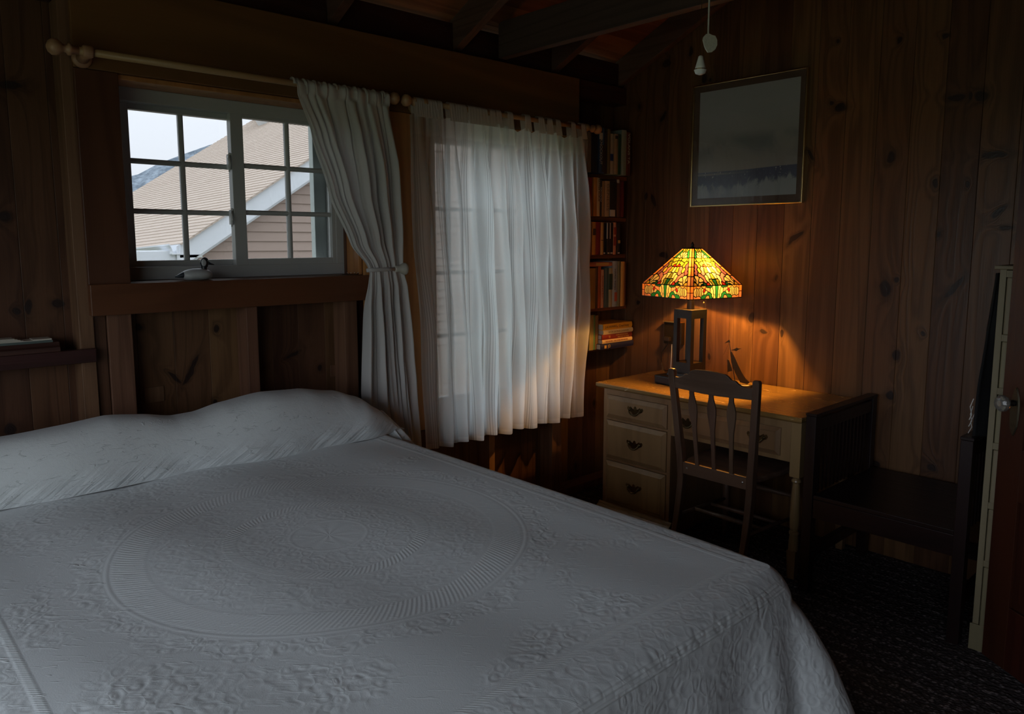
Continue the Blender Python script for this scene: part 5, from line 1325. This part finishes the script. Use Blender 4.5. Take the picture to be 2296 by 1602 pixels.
# ------------------------------------------------------------------ wall outlet and cords by the lamp
ol = thing('wall_outlet_box', 'dark wall outlet box with brass top edge on planks behind the lamp', 'outlet', (3.67, 2.5, 1.0))
a = onx(1491.5, 722, 3.665); b = onx(1529, 772, 3.665)
MB().box(3.655, XW-.0005, b.y, a.y, onx(1495, 771, 3.655).z, onx(1495, 722, 3.655).z).build('plate', plain('bronze_plate', (.03, .022, .015), .3, .5), ol, bevel=.002)
MB().box(3.640, XW-.0005, b.y, a.y, onx(1495, 722, 3.655).z+.0005, onx(1495, 719.5, 3.655).z+.001).build('top_edge', M_GOLD, ol)
MB().box(3.63, 3.655, a.y-.055, a.y-.012, onx(1500, 765, 3.655).z, onx(1500, 755, 3.655).z).build('plug', M_CORD, ol, bevel=.004)
cd_ = MB().tube([onx(1506.5, 771, 3.66), onx(1505.5, 800, 3.655), onx(1504, 826, 3.65), onx(1504, 838, 3.64)], .0022, 8).build('white_cord', M_WHITEP); tag(cd_, 'thin white cord dropping from the outlet box to the desk left of the lamp', 'cord')
cd2 = MB().tube([onx(1500, 768, 3.64), onx(1484, 790, 3.66), onx(1483, 812, 3.672), onx(1487, 830, 3.66), Vector((3.60, onz(1495, 836, DH).y, DH+.0085)), Vector((LX+.16, LY+.14, DH+.0045))], .0028, 8).build('lamp_cord', M_CORD); tag(cd2, 'dark brown cord looping from the outlet box down to the lamp base', 'cord')

# ------------------------------------------------------------------ picture
pc_ = thing('framed_watercolour', 'framed grey seascape watercolour in a thin gold frame on the pine wall', 'picture', (3.67, 2.18, 2.03))
pq = lambda u, v, x=3.672: onx(u, v, x)
yl, yr = pq(1552, 330).y, pq(1806, 300).y; ztop = (pq(1552, 195).z+pq(1808, 150).z)/2; zbot = (pq(1550, 465).z+pq(1803, 455).z)/2
fwid = .008; fx = 3.664
fm = MB()
fm.box(fx, XW-.002, yr, yr+fwid, zbot, ztop).box(fx, XW-.002, yl-fwid, yl, zbot, ztop).box(fx, XW-.002, yr+fwid, yl-fwid, ztop-fwid, ztop).box(fx, XW-.002, yr+fwid, yl-fwid, zbot, zbot+fwid)
fm.build('frame', M_GOLD, pc_, bevel=.0015)
my0, my1 = pq(1790, 300).y, pq(1566, 330).y; mz1 = (pq(1566, 210).z + pq(1790, 171).z)/2; mz0 = (pq(1567, 447).z + pq(1787, 434).z)/2
mt_ = MB(); mx = fx+.010
mt_.box(mx, mx+.002, yr+fwid, my0, zbot+fwid, ztop-fwid).box(mx, mx+.002, my1, yl-fwid, zbot+fwid, ztop-fwid).box(mx, mx+.002, my0, my1, mz1, ztop-fwid).box(mx, mx+.002, my0, my1, zbot+fwid, mz0)
mt_.build('mat_board', plain('brown_mat', (.22, .125, .09), .7), pc_)
t = NT('watercolour_wash'); P = t.pos(); s3 = t.sep(P)
v_ = t.math('DIVIDE', t.math('SUBTRACT', s3[2], mz0), mz1-mz0); h_2 = t.math('DIVIDE', t.math('SUBTRACT', my1, s3[1]), my1-my0)
n1 = t.noise(P, 4, 4, .5, .6); n2 = t.noise(t.scale(P, (1, 1, .4)), 16, 5, .65, .8); n3 = t.noise(P, 70, 3)
sky_ = t.mix(t.ss(t.math('ADD', v_, t.math('MULTIPLY', n1, .25)), .45, .95), (.25, .215, .20), (.30, .28, .285)); sky_ = t.mix(t.math('MULTIPLY', t.ss(n1, .45, .65), t.math('MULTIPLY', t.ss(v_, .30, .45), t.ss(v_, .62, .5))), sky_, (.17, .165, .165))
hzn = t.math('ADD', .245, t.math('MULTIPLY', t.ss(h_2, .35, 1.0), .015))
land = t.math('MULTIPLY', t.ss(t.math('SUBTRACT', v_, hzn), .004, -.004), 1.0)
c_ = t.mix(land, sky_, (.085, .085, .125))
lowb = t.ss(t.math('ADD', v_, t.math('ADD', t.math('MULTIPLY', n2, .30), t.math('MULTIPLY', h_2, -.07))), .265, .215)
c_ = t.mix(t.math('MULTIPLY', lowb, land), c_, (.27, .27, .27))
grey = t.math('MULTIPLY', t.math('MULTIPLY', t.ss(n2, .4, .62), land), t.ss(h_2, .9, .2)); c_ = t.mix(t.math('MULTIPLY', grey, .5), c_, (.13, .135, .18))
stl = t.math('MULTIPLY', t.math('MULTIPLY', t.ss(t.math('SUBTRACT', v_, hzn), -.012, -.016), t.ss(t.math('SUBTRACT', v_, hzn), -.034, -.028)), t.ss(h_2, .62, .1)); c_ = t.mix(t.math('MULTIPLY', stl, .6), c_, (.30, .27, .25))
fleck = t.math('MULTIPLY', t.math('MULTIPLY', t.ss(n3, .64, .70), land), t.ss(v_, .16, .20)); c_ = t.mix(fleck, c_, (.35, .34, .35))
M_ART = t.done(t.pbr(t.mix(1.0, c_, (2.6, 2.5, 2.5), 'MULTIPLY'), .8))
MB().box(mx+.002, mx+.004, my0-.005, my1+.005, mz0-.005, mz1+.005).build('watercolour', M_ART, pc_)
MB().box(fx+.003, fx+.005, yr+fwid-.001, yl-fwid+.001, zbot+fwid-.001, ztop-fwid+.001).build('glazing', M_PGLASS, pc_)

# ------------------------------------------------------------------ hall bench
be = thing('spindle_bench', 'dark espresso bench with tall spindled arms between desk and chest', 'bench', (3.34, 1.14, 0))
bx0, bx1 = 3.035, 3.66
def arm(y0, y1, zt_):
    h = .022; ym = (y0+y1)/2
    for x, nm in ((bx0, 'front_post'), (bx1-.045, 'rear_post')):
        MB().box(x, x+.045, y0, y1, 0, zt_).build(nm, M_ESPR, be, bevel=.002)
    MB().box(bx0+.045, bx1-.045, y0+.004, y1-.004, zt_-.065, zt_-.012).build('arm_rail', M_ESPRH, be, bevel=.002)
    MB().box(bx0+.0, bx1, y0-.002, y1+.002, zt_, zt_+.012).build('arm_cap', M_ESPRH, be, bevel=.002)
    MB().box(bx0+.045, bx1-.045, y0+.008, y1-.008, .14, .19).build('side_stretcher', M_ESPRH, be, bevel=.002)
    for k in range(13):
        x = bx0+.075+k*.0375
        MB().box(x, x+.014, ym-.007, ym+.007, .43, zt_-.065).build('spindle', M_ESPR, be)
arm(1.412, 1.455, .773); arm(.828, .870, .783)
MB().box(bx0+.004, bx1-.01, .871, 1.411, .418, .436).build('seat', M_ESPRH, be, bevel=.003)
MB().box(bx0+.006, bx0+.028, .871, 1.411, .335, .417).build('seat_rail', M_ESPRH, be, bevel=.002)
MB().box(bx1-.035, bx1-.012, .871, 1.411, .335, .417).build('seat_rail', M_ESPRH, be, bevel=.002)
MB().box(bx1-.035, bx1-.012, .871, 1.411, .12, .185).build('back_stretcher', M_ESPRH, be, bevel=.002)

# ------------------------------------------------------------------ tall chest at the right edge
cx0, cx1, cyA, cyB, ch_ = 3.055, 3.50, .14, .792, 1.405
tc_ = thing('tall_chest', 'tall cream painted chest of drawers seen edge on behind the door', 'chest of drawers', (3.3, .45, 0))
mb = MB(); mb.box(cx0+.01, cx1, cyA, cyA+.02, .0, ch_).box(cx0+.01, cx1, cyB-.02, cyB, .0, ch_).box(cx1-.02, cx1, cyA+.02, cyB-.02, 0, ch_)
mb.box(cx0, cx0+.01, cyA, cyA+.014, 0, ch_).box(cx0, cx0+.01, cyB-.020, cyB, 0, ch_)
zz = [.0, .10, .335, .555, .775, .975, 1.165, 1.30, ch_]
for z in (.05, .335, .555, .775, .975, 1.165, 1.39): mb.box(cx0, cx0+.01, cyA+.014, cyB-.020, z-.012, z+.012)
mb.build('carcass', M_CREAM, tc_, bevel=.001)
MB().box(cx0-.018, cx1+.004, cyA-.012, cyB+.014, ch_, ch_+.014).build('top', M_CREAM, tc_, bevel=.003)
MB().box(cx0-.008, cx0-.0005, cyA-.004, cyB+.006, 0, .10).build('base_moulding', M_CREAM, tc_, bevel=.002)
for a, b in ((.062, .323), (.347, .543), (.567, .763), (.787, .963), (.987, 1.153), (1.177, 1.378)):
    d = MB().box(cx0-.006, cx0+.03, cyA+.018, cyB-.024, a, b).build('drawer', M_CREAM, tc_, bevel=.004)
    for y in (.28, .65): MB().lathe([(0, .006), (.01, .008), (.02, .014), (.028, .011)], (cx0-.006, y, (a+b)/2), (-1, 0, 0), 12).build('knob', M_CREAM, d, smooth=True)
# black cloth bag hung on the side of the chest
bg_ = thing('black_bag', 'limp black cloth bag with white laces hanging on the side of the tall chest', 'bag', (3.2, .81, 1.0))
def bagf(s, t_):
    z = 1.39 - t_*.60; wdt = .035 + .25*min(1, max(0, (t_-.3)/.35))**1.3 * (1-.15*max(0, t_-.7))
    x = 3.10 + (s-.1)*wdt
    return (x, .800 + .012 + .016*math.sin(s*9+2*t_)*min(1, t_*3) + .022*max(0, t_-.35), z)
MB().grid(bagf, 24, 30).build('bag_body', plain('black_cloth', (.008, .008, .009), .9), bg_, smooth=True, solid=.008)
lc = MB()
for k in range(3): lc.tube([(3.09+.012*k, .853+.004*(k % 2), .93-.03*k), (3.082+.010*k, .860, .90-.03*k), (3.095+.006*k, .857, .87-.025*k), (3.088, .862, .85-.025*k)], .0016, 6)
lc.build('lace', M_WHITEP, bg_)

# ------------------------------------------------------------------ door standing open at the right
DA = Vector((3.016, .745, 0)); dd = Vector((-.593, -.805, 0)); dn = Vector((-.805, .593, 0))
DW, DHT, DT = .76, 2.05, .038
dr = struct('door_1', tuple(DA))
def dbox(a0, a1, z0_, z1_, n0, n1, name, mt=M_DOOR, par=dr, bev=.002):
    P_ = lambda a, n_, z: DA + dd*a + dn*n_ + Vector((0,0,z))
    return MB().hexa([P_(a0, n0, z0_), P_(a1, n0, z0_), P_(a1, n1, z0_), P_(a0, n1, z0_)], [P_(a0, n0, z1_), P_(a1, n0, z1_), P_(a1, n1, z1_), P_(a0, n1, z1_)]).build(name, mt, par, bevel=bev)
S_ = .105
dbox(0, S_, .012, DHT, -DT, 0, 'stile'); dbox(DW-S_, DW, .012, DHT, -DT, 0, 'stile')
rails = [(.012, .24), (.62, .80), (1.93, DHT)]
for a, b in rails: dbox(S_, DW-S_, a, b, -DT+.001, -.001, 'rail')
dbox(S_, DW-S_, .24, .62, -DT+.010, -.012, 'panel'); dbox(S_, DW-S_, .80, 1.93, -DT+.010, -.012, 'panel')
dbox(S_+.03, DW-S_-.03, .27, .59, -.0119, -.006, 'raised_panel'); dbox(S_+.03, DW-S_-.03, .83, 1.90, -.0119, -.006, 'raised_panel')
kp = DA + dd*.062 + Vector((0,0,.955))
n_ = 14; bp_ = MB()
pp_ = [(math.sin(2*PI*i/20)*.020*(1 if abs(math.cos(2*PI*i/20)) < .8 else .8), math.cos(2*PI*i/20)*.085) for i in range(20)]
vs = [kp + dd*a + dn*.0005 + Vector((0,0,b-.03)) for a, b in pp_] + [kp + dd*a*.85 + dn*.005 + Vector((0,0,b*.95-.03)) for a, b in pp_]
bp_.add(vs, [tuple(range(20)), tuple(range(20, 40))[::-1]] + [(i, (i+1) % 20, 20+(i+1) % 20, 20+i) for i in range(20)])
bp_.build('escutcheon', plain('aged_brass_plate', (.10, .085, .055), .45, .8), dr)
MB().lathe([(.005, .010), (.012, .011), (.022, .008), (.03, .011)], kp, dn, 14).build('knob_shank', M_IRON, dr, smooth=True)
MB().lathe([(.030, .012), (.034, .021), (.044, .028), (.056, .028), (.064, .021), (.066, .010)], kp, dn, 12).build('door_knob', M_KNOBG, dr)
MB().lathe([(.034, .006), (.058, .010)], kp, dn, 10).build('knob_core', plain('silver_core', (.5, .48, .42), .3, 1), dr)

# ------------------------------------------------------------------ hanging pulls
def hang(label, u, v0, depth): return EYE + ray(u, v0)*depth
b0 = hang('', 1570, 168, 1.8); b1 = hang('', 1570, 126, 1.8)
pl = thing('pull_cord', 'thin pull chain ending in a white porcelain bell weight', 'pull cord', tuple(b0))
hb_ = (b1-b0).z
MB().lathe([(0, .004), (.003, .0115), (.010, .0145), (.0115, .0150)], b0, (0,0,1), 16).build('bell_foot', M_WHITEP, pl, smooth=True)
MB().lathe([(.0116, .0145), (.0135, .0145)], b0, (0,0,1), 16).build('brass_ring', M_GOLD, pl)
MB().lathe([(.0136, .0130), (.020, .0115), (.034, .0075), (hb_-.002, .0055), (hb_, .003)], b0, (0,0,1), 16).build('bell', M_WHITEP, pl, smooth=True)
zc_ = roof_z(b0.y)+.151
MB().tube([b1, (b1.x, b1.y, zc_)], .0009, 6).build('chain', M_BRASS, pl)
s0 = hang('', 1590, 116, 1.78); s1 = hang('', 1588, 76, 1.78)
pl2 = thing('pull_cord', 'white pull cord ending in a flat translucent oval shell tag', 'pull cord', tuple(s0))
hs = (s1-s0).z
rt2 = RT.copy(); rt2.z = 0; rt2.normalize(); fn2 = Vector((FW.x, FW.y, 0)).normalized()
pts = [(-.002, 0), (.006, .001), (.012, .006), (.0155, .015), (.015, .026), (.011, .034), (.004, .036), (-.002, .039), (-.008, .038), (-.0125, .033), (-.0135, .027), (-.0105, .016), (-.007, .007)]
n = len(pts)
vs = [s0 + rt2*(a*1.05) + fn2*(-.0035) + Vector((0,0,b*hs/.042)) for a, b in pts] + [s0 + rt2*(a*1.05) + fn2*.0035 + Vector((0,0,b*hs/.042)) for a, b in pts]
MB().add(vs, [tuple(range(n)), tuple(range(n, 2*n))[::-1]] + [(i, (i+1) % n, n+(i+1) % n, n+i) for i in range(n)]).build('shell_tag', plain('shell', (.50, .48, .42), .35, sc=200, grain=.25), pl2, bevel=.0015)
MB().tube([s1 + Vector((0,0,-.004)), (s1.x, s1.y, roof_z(s1.y)+.151)], .0021, 8).build('cord', plain('white_cord', (.5, .5, .47), .7), pl2)
